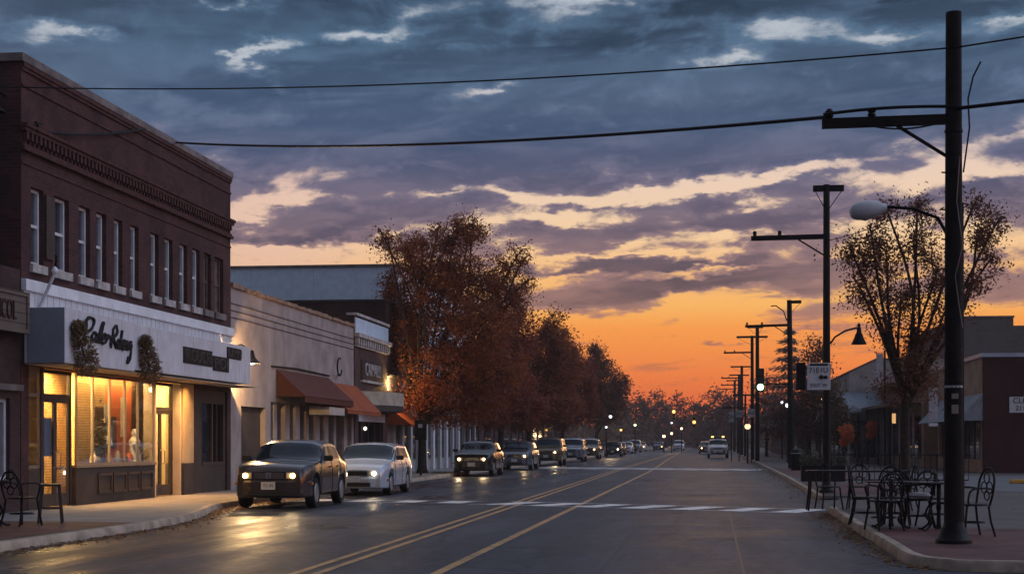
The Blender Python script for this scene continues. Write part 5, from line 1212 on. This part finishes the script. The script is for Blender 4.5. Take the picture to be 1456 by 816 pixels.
# ================================================================== CARS
def paint(name, c, metal=.55, rough=.24): return mat(name, c, rough, metal, var=.06, scale=1.0, coat=.6)
P_bronze = paint('bronze_paint', (.050, .041, .037)); P_silver = paint('silver_paint', (.50, .56, .63), .35); P_black = paint('black_paint', (.018, .018, .02)); P_grey = paint('grey_paint', (.16, .17, .19))
P_gold = paint('gold_paint', (.20, .145, .09)); P_steel = paint('steel_paint', (.24, .25, .27)); P_white = paint('white_car_paint', (.55, .56, .58), .1); P_maroon = paint('maroon_paint', (.09, .03, .028))
CARS = {
    'sedan': dict(L=4.75, w=.89, top=[(0, .82), (.08, .93), (.30, 1.00), (.8, 1.04), (1.25, 1.07), (1.42, 1.12), (2.02, 1.47), (2.3, 1.53), (2.7, 1.55), (3.2, 1.54), (3.6, 1.48), (4.12, 1.18), (4.25, 1.14), (4.62, 1.10), (4.75, .98)],
                  ws=(1.34, 2.06), sides=[(1.76, 2.55), (2.63, 3.55)], rw=(3.58, 4.14), ax=(.92, 3.68), sill=.27, r=.345),
    'wagon': dict(L=4.70, w=.88, top=[(0, .70), (.10, .82), (.35, .88), (1.20, .99), (1.40, 1.05), (2.10, 1.43), (2.6, 1.48), (3.9, 1.45), (4.25, 1.38), (4.58, 1.02), (4.66, .98), (4.70, .86)],
                  ws=(1.32, 2.10), sides=[(1.78, 2.55), (2.63, 3.35), (3.42, 4.10)], rw=(4.22, 4.58), ax=(.90, 3.58), sill=.22, r=.325),
    'suv': dict(L=4.85, w=.96, top=[(0, .92), (.10, 1.04), (.35, 1.10), (1.15, 1.18), (1.32, 1.26), (1.85, 1.72), (2.3, 1.82), (4.1, 1.80), (4.55, 1.72), (4.74, 1.15), (4.80, 1.10), (4.85, .95)],
                ws=(1.24, 1.84), sides=[(1.62, 2.50), (2.60, 3.50), (3.58, 4.40)], rw=(4.55, 4.74), ax=(.95, 3.80), sill=.34, r=.375),
    'pickup': dict(L=5.4, w=.98, top=[(0, .95), (.10, 1.08), (.35, 1.14), (1.25, 1.20), (1.42, 1.28), (1.95, 1.72), (2.35, 1.82), (3.1, 1.81), (3.30, 1.74), (3.48, 1.22), (3.6, 1.18), (5.3, 1.18), (5.4, 1.10)],
                   ws=(1.34, 1.94), sides=[(1.75, 2.45), (2.53, 3.15)], rw=(3.28, 3.48), ax=(1.0, 4.3), sill=.36, r=.39)}
def interp(tab, s):
    if s <= tab[0][0]: return tab[0][1]
    for (a, x), (b, y) in zip(tab[:-1], tab[1:]):
        if s <= b: return x + (y - x) * (s - a) / (b - a)
    return tab[-1][1]
def sm(t): t = max(0, min(1, t)); return t * t * (3 - 2 * t)
def car(label, x, y, kind, pm, rz=0.0, lights=('warm', 'warm'), group='cars parked along the left kerb', cat='car', detail=True, emblem=None, plate=True, spot=0, beacon=False):
    q = CARS[kind]; L, w, tp, r = q['L'], q['w'], q['top'], q['r']
    t = thing('parked_car' if cat == 'car' else 'pickup_truck', label, cat, (x, y, 0), rz, group)
    # s runs from the nose (0) back; local +Y is backwards
    def top(s): return (interp(tp, s - .05) + interp(tp, s) * 2 + interp(tp, s + .05)) / 4
    s0b, s1b = q['ws'][0], q['rw'][1]
    zc = top(s0b) - .06; belt0 = zc
    def belt(s):
        tz = top(s)
        return min(tz - .035, belt0 + .03 * (s - s0b) / L)
    def hw(s):
        k = 1.0
        if s < .9: k -= .19 * (1 - s / .9) ** 2.0
        if s > L - .8: k -= .10 * ((s - L + .8) / .8) ** 2
        return w * k
    def zbot(s):
        zb = q['sill'] + (.02 if s < .4 else 0)
        for c in q['ax']:
            d = s - c; RR = r + .065
            if abs(d) < RR: zb = max(zb, r + math.sqrt(RR * RR - d * d) - .0)
        return zb
    def section(s):
        W = hw(s); tz = top(s); zb = zbot(s); bz = belt(s); g = sm((tz - bz - .05) / .35)
        mz = max(q['sill'] + (bz - q['sill']) * .45, zb + .06); uz = max(bz - .10, zb + .12); bz = max(bz, uz + .02); tz = max(tz, bz + .02)
        dz = tz - bz
        p5 = (W * (.86 - .055 * g), bz + dz * (.45 + .37 * g)); p6 = (W * (.62 - .04 * g), bz + dz * (.80 + .18 * g))
        return [(W * .90, zb), (W * .985, zb + .05), (W * 1.0, mz), (W * .985, uz), (W * .945, bz), p5, p6, (0, tz + .012)]
    ss = sorted(set([round(i * .1, 3) for i in range(int(L / .1) + 1)] + [L, .04] + [round(c + k * .065, 3) for c in q['ax'] for k in range(-7, 8)]))
    ss = [s for s in ss if 0 <= s <= L]
    mb = MB(); rows = []
    for s in ss:
        h = section(s); row = [(-a, s, b) for a, b in h] + [(a, s, b) for a, b in reversed(h[:-1])]; rows.append(row); mb.v += row
    n = len(rows[0])
    for i in range(len(ss) - 1):
        for j in range(n - 1): mb.f.append((i * n + j, i * n + j + 1, (i + 1) * n + j + 1, (i + 1) * n + j))
    mb.f.append(tuple(range(n - 1, -1, -1))); mb.f.append(tuple((len(ss) - 1) * n + j for j in range(n)))
    body = mb.build('body', pm, t, True)
    def S(s, v):            # v 0..7 on the right (+x) half, mirrored by sign
        sg = -1 if v < 0 else 1; v = abs(v); h = section(s); i = min(6, int(v)); f = v - i
        return Vector((sg * (h[i][0] + (h[i + 1][0] - h[i][0]) * f), s, h[i][1] + (h[i + 1][1] - h[i][1]) * f))
    def patch(name, quadpts, m, off_, P, nu=8, nv=6, smooth=True):
        (fa, fb, va, vb) = quadpts; g = []; mbp = MB()
        for i in range(nu + 1):
            for j in range(nv + 1):
                u = i / nu; v = va + (vb - va) * j / nv; s = fa(j / nv) + (fb(j / nv) - fa(j / nv)) * u; g.append((s, v))
        for (s, v) in g:
            vv = v if abs(v) <= 7 else (14 - abs(v)) * (-1 if v > 0 else 1)
            p = S(s, vv); ds = S(min(L, s + .03), vv) - S(max(0, s - .03), vv)
            e = .08; v2 = v + e; v3 = v - e; fold = lambda z: z if abs(z) <= 7 else (14 - abs(z)) * (-1 if z > 0 else 1)
            dv = S(s, fold(v2)) - S(s, fold(v3)); nn = ds.cross(dv)
            nn = nn.normalized() if nn.length > 1e-9 else Vector((0, 0, 1))
            if nn.dot(p - Vector((0, s, .6))) < 0: nn = -nn
            mbp.v.append(tuple(p + nn * off_))
        for i in range(nu):
            for j in range(nv): a = i * (nv + 1) + j; mbp.f.append((a, a + 1, a + nv + 2, a + nv + 1))
        return mbp.build(name, m, P, smooth)
    a, b = q['ws']
    patch('windshield', (lambda j: a + .02, lambda j: b - .03, 4.75, 9.25), M_carglass, .008, t, 8, 14)
    a2, b2 = q['rw']; patch('rear_window', (lambda j: a2 + .03, lambda j: b2 - .03, 4.9, 9.1), M_carglass, .008, t, 5, 10)
    for sg in (1, -1):
        for k, (sa, sb) in enumerate(q['sides']):
            rake = (a + .26, b + .02) if k == 0 else None; last = k == len(q['sides']) - 1
            fa = (lambda j, sa=sa, k=k: (a + .20 + (b - a + .02) * j) if k == 0 else sa); fb = (lambda j, sb=sb, last=last: sb + (.12 * (1 - j) if last else 0))
            patch('side_window', (fa, fb, sg * 4.14, sg * 4.86), M_carglass, .006, t, 6, 4)
    # underbody and wheels
    MB().box(-w * .72, w * .72, .25, L - .25, q['sill'] - .03, zc - .25).build('chassis', M_blackplastic, t)
    for c in q['ax']:
        for sg in (1, -1):
            wx = sg * (w - .115)
            wb = MB(); prof = [(r * .62, -.10), (r * .93, -.105), (r, -.07), (r, .07), (r * .93, .105), (r * .62, .10)]
            wb.lathe(prof, n=28); wb.lathe([(r * .62, .06 * sg), (0, .055 * sg)], n=28); o = wb.build('wheel', M_rubber, t, True); o.matrix_local = Matrix.Translation((wx, c, r)) @ Matrix.Rotation(R(90), 4, 'Y')
            rm = MB(); rm.lathe([(r * .64, .101 * sg), (r * .62, .107 * sg), (r * .56, .105 * sg), (r * .55, .06 * sg)], n=28)
            rm.lathe([(.075, .04 * sg), (.07, .10 * sg), (0, .105 * sg)], n=12)
            for k in range(5):
                an = 6.283 * k / 5; rm.bar((.05 * math.cos(an), .05 * math.sin(an), .085 * sg), (r * .57 * math.cos(an), r * .57 * math.sin(an), .095 * sg), .065, .02)
            rm.build('rim', M_rim, o)
    # nose
    W0 = hw(0); z_l = top(0.05) - .17
    mbb = MB(); Zb = q['sill'] - .02
    pl = [(-w * .985, .62), (-w * .955, .40), (-W0 * 1.06, .14), (-W0 * .92, .02), (-W0 * .55, -.06), (W0 * .55, -.06), (W0 * .92, .02), (W0 * 1.06, .14), (w * .955, .40), (w * .985, .62), (w * .80, .62), (-w * .80, .62)]
    mbb.prism(pl, Zb, z_l - .06); mbb.build('bumper', pm if kind != 'pickup' else M_chrome, t, False, .055)
    MB().box(-W0 * .62, W0 * .62, -.075, -.055, Zb + .06, Zb + .17).build('air_intake', M_blackplastic, t)
    gr = MB().box(-W0 * .48, W0 * .48, -.022, .0, z_l - .03, z_l + .10); gro = gr.build('grille', M_blackplastic, t)
    gb = MB()
    for k in range(3): gb.box(-W0 * .47, W0 * .47, -.028, -.020, z_l - .02 + k * .045, z_l - .008 + k * .045)
    gb.build('grille_bar', M_chrome if kind in ('sedan', 'suv', 'pickup') else M_blackplastic, gro)
    if emblem: 
        e = MB(); e.box(-.055, -.035, -.04, -.028, z_l - .02, z_l + .10).box(.035, .055, -.04, -.028, z_l - .02, z_l + .10).box(-.035, .035, -.04, -.03, z_l + .03, z_l + .05).box(-.035, .035, -.04, -.03, z_l + .08, z_l + .10).box(-.035, .035, -.04, -.03, z_l - .02, z_l - .0); e.build('emblem', M_chrome, gro)
    for sg, lg in zip((-1, 1), lights):
        hl = MB(); hl.prism([(sg * W0 * .54, -.02), (sg * W0 * .96, .03), (sg * hw(.18) * .995, .20), (sg * W0 * .54, .06)] if sg > 0 else list(reversed([(sg * W0 * .54, -.02), (sg * W0 * .96, .03), (sg * hw(.18) * .995, .20), (sg * W0 * .54, .06)])), z_l - .035, z_l + .105)
        ho = hl.build('headlight', mat('lamp_lens', (.35, .36, .38), .08, .3, var=.1) if lg == 'off' else mat('lamp_lens_lit', (.5, .42, .3), .1, .3, var=.1), t, False, .012)
        if lg != 'off':
            rr = .060
            g = MB().lathe([(0, 0), (rr, .0), (rr * .8, .035), (0, .05)], n=14).build('bulb', G_head if lg == 'warm' else G_headw, ho, True)
            g.matrix_local = Matrix.Translation((sg * W0 * .75, -.022 + .035, z_l + .035)) @ Matrix.Rotation(R(90), 4, 'X')
            g.location.y = -.010
            if spot:
                lamp('headlight_beam', 'SPOT', (sg * W0 * .75, -.10, z_l + .03), spot, (1, .72, .38), .05, (R(83), 0, R(180)), ho, 70, .8)
    if plate:
        np_ = MB().box(-.16, .16, -.082, -.068, Zb + .19, Zb + .36).build('number_plate', M_plate, t)
        if emblem: text('lettering', 'TI1 IH', .10, M_darkletter, np_, (0, -.083, Zb + .275), ROT_S, .002, .9)
    for sg in (1, -1):
        m_ = MB().box(sg * w * .97, sg * (w + .19), a + .32, a + .43, zc + .02, zc + .15); m_.build('mirror', M_blackplastic, t, False, .025)
        MB().box(sg * w * .90, sg * w * 1.005, .03 + .35, .03 + .5, z_l - .17, z_l - .12).build('side_marker', mat('amber_lens', (.5, .12, .02), .3), t)
        for c in ([q['sides'][0][1] + .03] + [q['sides'][1][1] - .1]):
            MB().box(sg * w * .985, sg * w * 1.015, c - .28, c - .10, zc - .13, zc - .10).build('door_handle', pm, t)
    for c in (q['sides'][0][0] - .32, q['sides'][0][1] + .04, q['sides'][1][1] - .02):
        for sg in (1, -1):
            pts = [tuple(S(c, sg * v) + Vector((sg * .002, 0, 0))) for v in (1.0, 1.6, 2.0, 2.6, 3.0, 3.6, 4.0)]
            MB().tube(pts, .006, 4).build('door_seam', M_blackplastic, t)
    if beacon:
        bb = MB().box(-.6, .6, b + .25, b + .5, top(b + .4) + .01, top(b + .4) + .10).build('roof_bar', M_blackplastic, t)
        for sx in (-.5, .5): MB().lathe([(0, 0), (.12, .02), (.12, .12), (0, .16)], (sx, b + .37, top(b + .4) + .10), 12).build('beacon', G_amber, bb)
    return t
KX = -9.62
car('dark bronze four door car with both warm headlights lit, nearest at the left kerb', -9.62, 33.6, 'sedan', P_bronze, R(1.5), ('warm', 'warm'), emblem=True, spot=9)
car('silver blue estate car with one lit headlight behind the bronze car', -9.62, 42.2, 'wagon', P_silver, R(1.0), ('off', 'white'), spot=7)
car('black four door car with two lit headlights past the crossing', -10.0, 66.5, 'sedan', P_black, 0, ('warm', 'warm'), spot=25)
car('grey four door car with a lit headlight tucked behind the black car', -9.95, 81.5, 'sedan', P_grey, 0, ('off', 'warm'), spot=15)
car('gold tall off road car with amber glow on its hood', -9.85, 97, 'suv', P_gold, 0, ('off', 'warm'), spot=40)
car('steel grey tall car with dark windscreen behind the gold one', -9.85, 115, 'suv', P_steel, 0, ('off', 'off'))
car('tan tall car half hidden behind the steel grey one', -9.9, 133, 'suv', P_gold, 0, ('off', 'warm'))
car('dark grey car with one bright headlight farther up the left row', -9.2, 158, 'sedan', P_black, 0, ('off', 'white'))
car('maroon car in the far part of the left row', -9.7, 176, 'wagon', P_maroon, 0, ('off', 'warm'))
car('white car in the far part of the left row', -9.8, 196, 'sedan', P_white, 0, ('warm', 'off'))
car('far grey tall car near the end of the left row', -9.7, 218, 'suv', P_grey, 0, ('off', 'off'))
car('farthest pale car of the left row before the junction', -9.9, 245, 'sedan', P_white, 0, ('warm', 'warm'))
xx, yy = onY(936, 630, 250)[0], 250
car('far dark car with roof lights on the left lane', xx, yy, 'sedan', P_black, 0, ('off', 'warm'), 'cars on the road')
car('far white van shaped car in mid street', onY(965, 630, 262)[0], 262, 'suv', P_white, 0, ('off', 'off'), 'cars on the road')
car('pale pickup truck with amber roof lights by the right kerb', onY(1021, 640, 146)[0], 146, 'pickup', P_white, 0, ('off', 'off'), 'cars on the road', 'truck', beacon=True)
car('dark car with a lit lamp behind the pickup truck', onY(1004, 640, 190)[0], 190, 'sedan', P_black, 0, ('warm', 'off'), 'cars on the road')
# ================================================================== CAFE FURNITURE
def cafe_chair(label, x, y, rz, arms=False, group='black metal cafe chairs', k=1.0, high=False):
    t = thing('cafe_chair', label, 'chair', (x, y, .134), rz, group)
    s = .20; h = .44; bh = .86 if not high else .96
    MB().lathe([(.0, .0), (.22, .0), (.235, .012), (.22, .028), (0, .03)], (0, 0, h), 20).build('seat', M_blackmetal, t, True)
    for sx in (-1, 1):
        MB().tube([(sx * .17, -.17, h), (sx * .19, -.20, .22), (sx * .22, -.23, .0)], .017, 6).build('leg', M_blackmetal, t, True)
        MB().tube([(sx * .18, .17, h), (sx * .19, .20, .22), (sx * .21, .26, .0)], .017, 6).build('leg', M_blackmetal, t, True)
    ring = [(.19 * math.cos(a), .19 * math.sin(a), .20) for a in [2 * math.pi * j / 16 for j in range(17)]]
    MB().tube(ring, .010, 5).build('stretcher', M_blackmetal, t, True)
    bk = [(-.19, .18, h), (-.21, .22, .62), (-.20, .25, bh - .14), (-.10, .27, bh), (0, .275, bh + .02), (.10, .27, bh), (.20, .25, bh - .14), (.21, .22, .62), (.19, .18, h)]
    b = MB().tube(smooth_line(bk, 4), .017, 6).build('backrest', M_blackmetal, t, True)
    for (cx, cz, rr) in ((-.075, .70, .085), (.075, .70, .085), (0, .84, .075), (0, .585, .07)):
        MB().tube([(cx + rr * math.cos(a), .245, cz + rr * math.sin(a)) for a in [2 * math.pi * j / 14 for j in range(15)]], .010, 5).build('scroll', M_blackmetal, b, True)
    if arms:
        for sx in (-1, 1): MB().tube(smooth_line([(sx * .20, .22, .68), (sx * .25, .05, .70), (sx * .25, -.14, .67), (sx * .21, -.17, .55), (sx * .19, -.15, h)], 4), .014, 6).build('arm', M_blackmetal, t, True)
    return t
def cafe_table(label, x, y, r, group='black metal cafe tables', h=.74, long_=0):
    t = thing('cafe_table', label, 'table', (x, y, .134), 0, group)
    if long_:
        tpm = MB().box(-long_, long_, -r, r, h - .03, h); tpm.build('tabletop', M_blackmetal, t, False, .008)
        for sx in (-1, 1):
            for sy in (-1, 1): MB().tube([(sx * (long_ - .08), sy * (r - .06), h - .03), (sx * (long_ - .06), sy * (r - .06), .35), (sx * (long_ - .02), sy * (r - .02), 0)], .02, 6).build('leg', M_blackmetal, t, True)
        return t
    MB().lathe([(0, h - .02), (r - .01, h - .02), (r, h - .01), (r - .005, h), (0, h + .002)], n=32).build('tabletop', M_blackmetal, t, True)
    MB().lathe([(.05, .02), (.035, .1), (.03, .3), (.045, .36), (.03, .42), (.035, h - .03)], n=14).build('pedestal', M_blackmetal, t, True)
    for k in range(4):
        a = math.pi / 4 + k * math.pi / 2; c, s_ = math.cos(a), math.sin(a)
        MB().tube(smooth_line([(.02 * c, .02 * s_, .42), (.16 * c, .16 * s_, .40), (.25 * c, .25 * s_, .24), (.18 * c, .18 * s_, .12), (.30 * c, .30 * s_, .02), (.38 * c, .38 * s_, .012)], 4), .018, 6).build('foot', M_blackmetal, t, True)
    return t
cafe_table('round black metal table between the chairs by the near pole', 2.98, 25.3, .42)
cafe_table('second round black table hidden partly by the near pole', 3.62, 24.6, .40)
cafe_chair('black chair with turned back at the left end by the kerb', 2.66, 26.1, R(80), False, high=True)
cafe_chair('black scroll back chair facing the round table from the kerb side', 2.78, 24.5, R(200), True)
cafe_chair('black armchair behind the round table, back to the street wall', 3.15, 26.0, R(-10), True)
cafe_chair('black armchair left of the near pole, seat toward the table', 3.38, 25.1, R(-95), True)
cafe_chair('black scroll back chair right of the near pole', 3.88, 23.2, R(-70), True, high=True)
cafe_chair('black scroll back chair behind the near pole', 3.72, 25.7, R(20), False)
t = thing('grey_cushion', 'grey cushion lying on the armchair left of the near pole', 'cushion', (3.38, 25.1, .615)); MB().lathe([(0, 0), (.17, .01), (.2, .04), (.16, .08), (0, .1)], n=18).build('cover', M_signgrey, t, True)
cafe_table('long black table standing behind near the planter', 3.05, 31.5, .32, None, .80, 1.0)
for (x, y, rz, lab) in ((2.55, 32.2, 15, 'black chair at the left end of the long table'), (3.15, 32.3, -10, 'black chair behind the middle of the long table'), (3.9, 31.2, -80, 'black chair at the right end of the long table'), (3.6, 30.5, 170, 'black chair before the long table, near the tree trunk')):
    cafe_chair(lab, x, y, R(rz), False, 'black chairs at the long table')
# railing behind
t = thing('metal_railing', 'black metal railing of thin bars behind the cafe tables', 'railing', (4.6, 52, .134)); 
for z in (.12, .95): MB().tube([(-.6, 0, z), (4.0, 0, z)], .022, 6).build('rail', M_blackmetal, t)
for i in range(24): MB().tube([(-.6 + i * .2, 0, 0 if i % 6 == 0 else .12), (-.6 + i * .2, 0, .95)], .011 if i % 6 else .025, 5).build('baluster', M_blackmetal, t)
# planter with dark leaves and orange flowers, street end
t = thing('planter_box', 'black planter box with dark leaves beside the second pole', 'planter', (4.15, 55, .134))
MB().prism([(-.75, -.3), (.75, -.3), (.75, .3), (-.75, .3)], 0, .55).build('box', M_blackmetal, t, bevel=.02)
rng = random.Random(6); mb = MB()
for k in range(900):
    p = Vector((rng.uniform(-.8, .8), rng.gauss(0, .2), .55 + abs(rng.gauss(0, .22)))); a = Vector((rng.gauss(0, 1), rng.gauss(0, 1), rng.gauss(.5, 1))).normalized() * .07; b = a.orthogonal().normalized() * .025
    mb.add([p - a, p + b, p + a, p - b], [(0, 1, 2, 3)])
mb.build('leaves', M_green_leaf, t)
for (u, v, yy, rr, lab) in ((1203, 612, 90, .42, 'bush of orange flowers by the gabled shop, nearer the second pole'), (1240, 606, 96, .36, 'orange flower bush under the grey blue canopy')):
    x_, z_ = onY(u, v, yy)
    bush('flower_bush', lab, (x_, yy, .13), [(0, 0, z_ - .13, rr), (.1, 0, z_ - .13 - rr * .8, rr * .8), (-.1, 0, z_ - .13 - rr * 1.5, rr * .6)], 240, int(u), M_orange_leaf, 'plant', .11)
t = thing('lit_notice', 'small glowing amber notice on a post by the gabled shop', 'sign', (onY(1271, 597, 88)[0], 88, .13)); MB().tube([(0, .05, 0), (0, .05, 3.0)], .05, 6).build('post', M_blackmetal, t); MB().box(-.10, .10, -.03, .03, 2.4, 2.95).build('panel', glow('amber_panel', (1, .55, .22), .8), t)
t = thing('litter_bin', 'dark round litter bin on the right pavement before the pale conifer', 'bin', (4.5, 76, .134)); MB().lathe([(.26, 0), (.3, .05), (.3, .85), (.32, .88), (.25, 1.0), (.1, 1.05), (0, 1.06)], n=18).build('drum', M_blackmetal, t, True); MB().lathe([(.31, .8), (.31, .84)], n=18).build('band', M_signgrey, t)
# dark table and stools in the near left corner
cafe_table('dark cafe table at the left edge before the corner shop', -11.55, 23.9, .36, 'dark furniture at the left edge')
cafe_chair('dark chair at the left edge facing the corner shop', -11.05, 24.1, R(160), True, 'dark furniture at the left edge')
cafe_chair('dark chair against the corner shop at the left edge', -12.2, 24.9, R(30), True, 'dark furniture at the left edge')
t = thing('bar_stool', 'dark wooden stool on the lit pavement edge before the first shop door', 'stool', (-10.95, 25.0, .134), R(20), 'dark furniture at the left edge')
MB().box(-.18, .18, -.18, .18, .62, .66).build('seat', M_shopdark, t, bevel=.01)
for sx in (-1, 1):
    for sy in (-1, 1): MB().bar((sx * .14, sy * .14, .62), (sx * .19, sy * .19, 0), .035).build('leg', M_shopdark, t)
MB().bar((-.165, -.165, .25), (.165, -.165, .25), .025).build('stretcher', M_shopdark, t); MB().bar((-.165, .165, .25), (.165, .165, .25), .025).build('stretcher', M_shopdark, t)

# ================================================================== EVENING HAZE over the street
hz = bpy.data.materials.new('haze'); hz.use_nodes = True; hz.node_tree.nodes.clear(); t = NT(hz.node_tree)
pvn = t.n('ShaderNodeVolumePrincipled'); pvn.inputs['Color'].default_value = (.80, .74, .72, 1); pvn.inputs['Density'].default_value = .00048; pvn.inputs['Anisotropy'].default_value = .35
t.link(pvn.outputs[0], t.n('ShaderNodeOutputMaterial').inputs['Volume'])
tag(MB().box(-175, 135, -30, 470, -1.2, 15).build('haze', hz), kind='stuff')
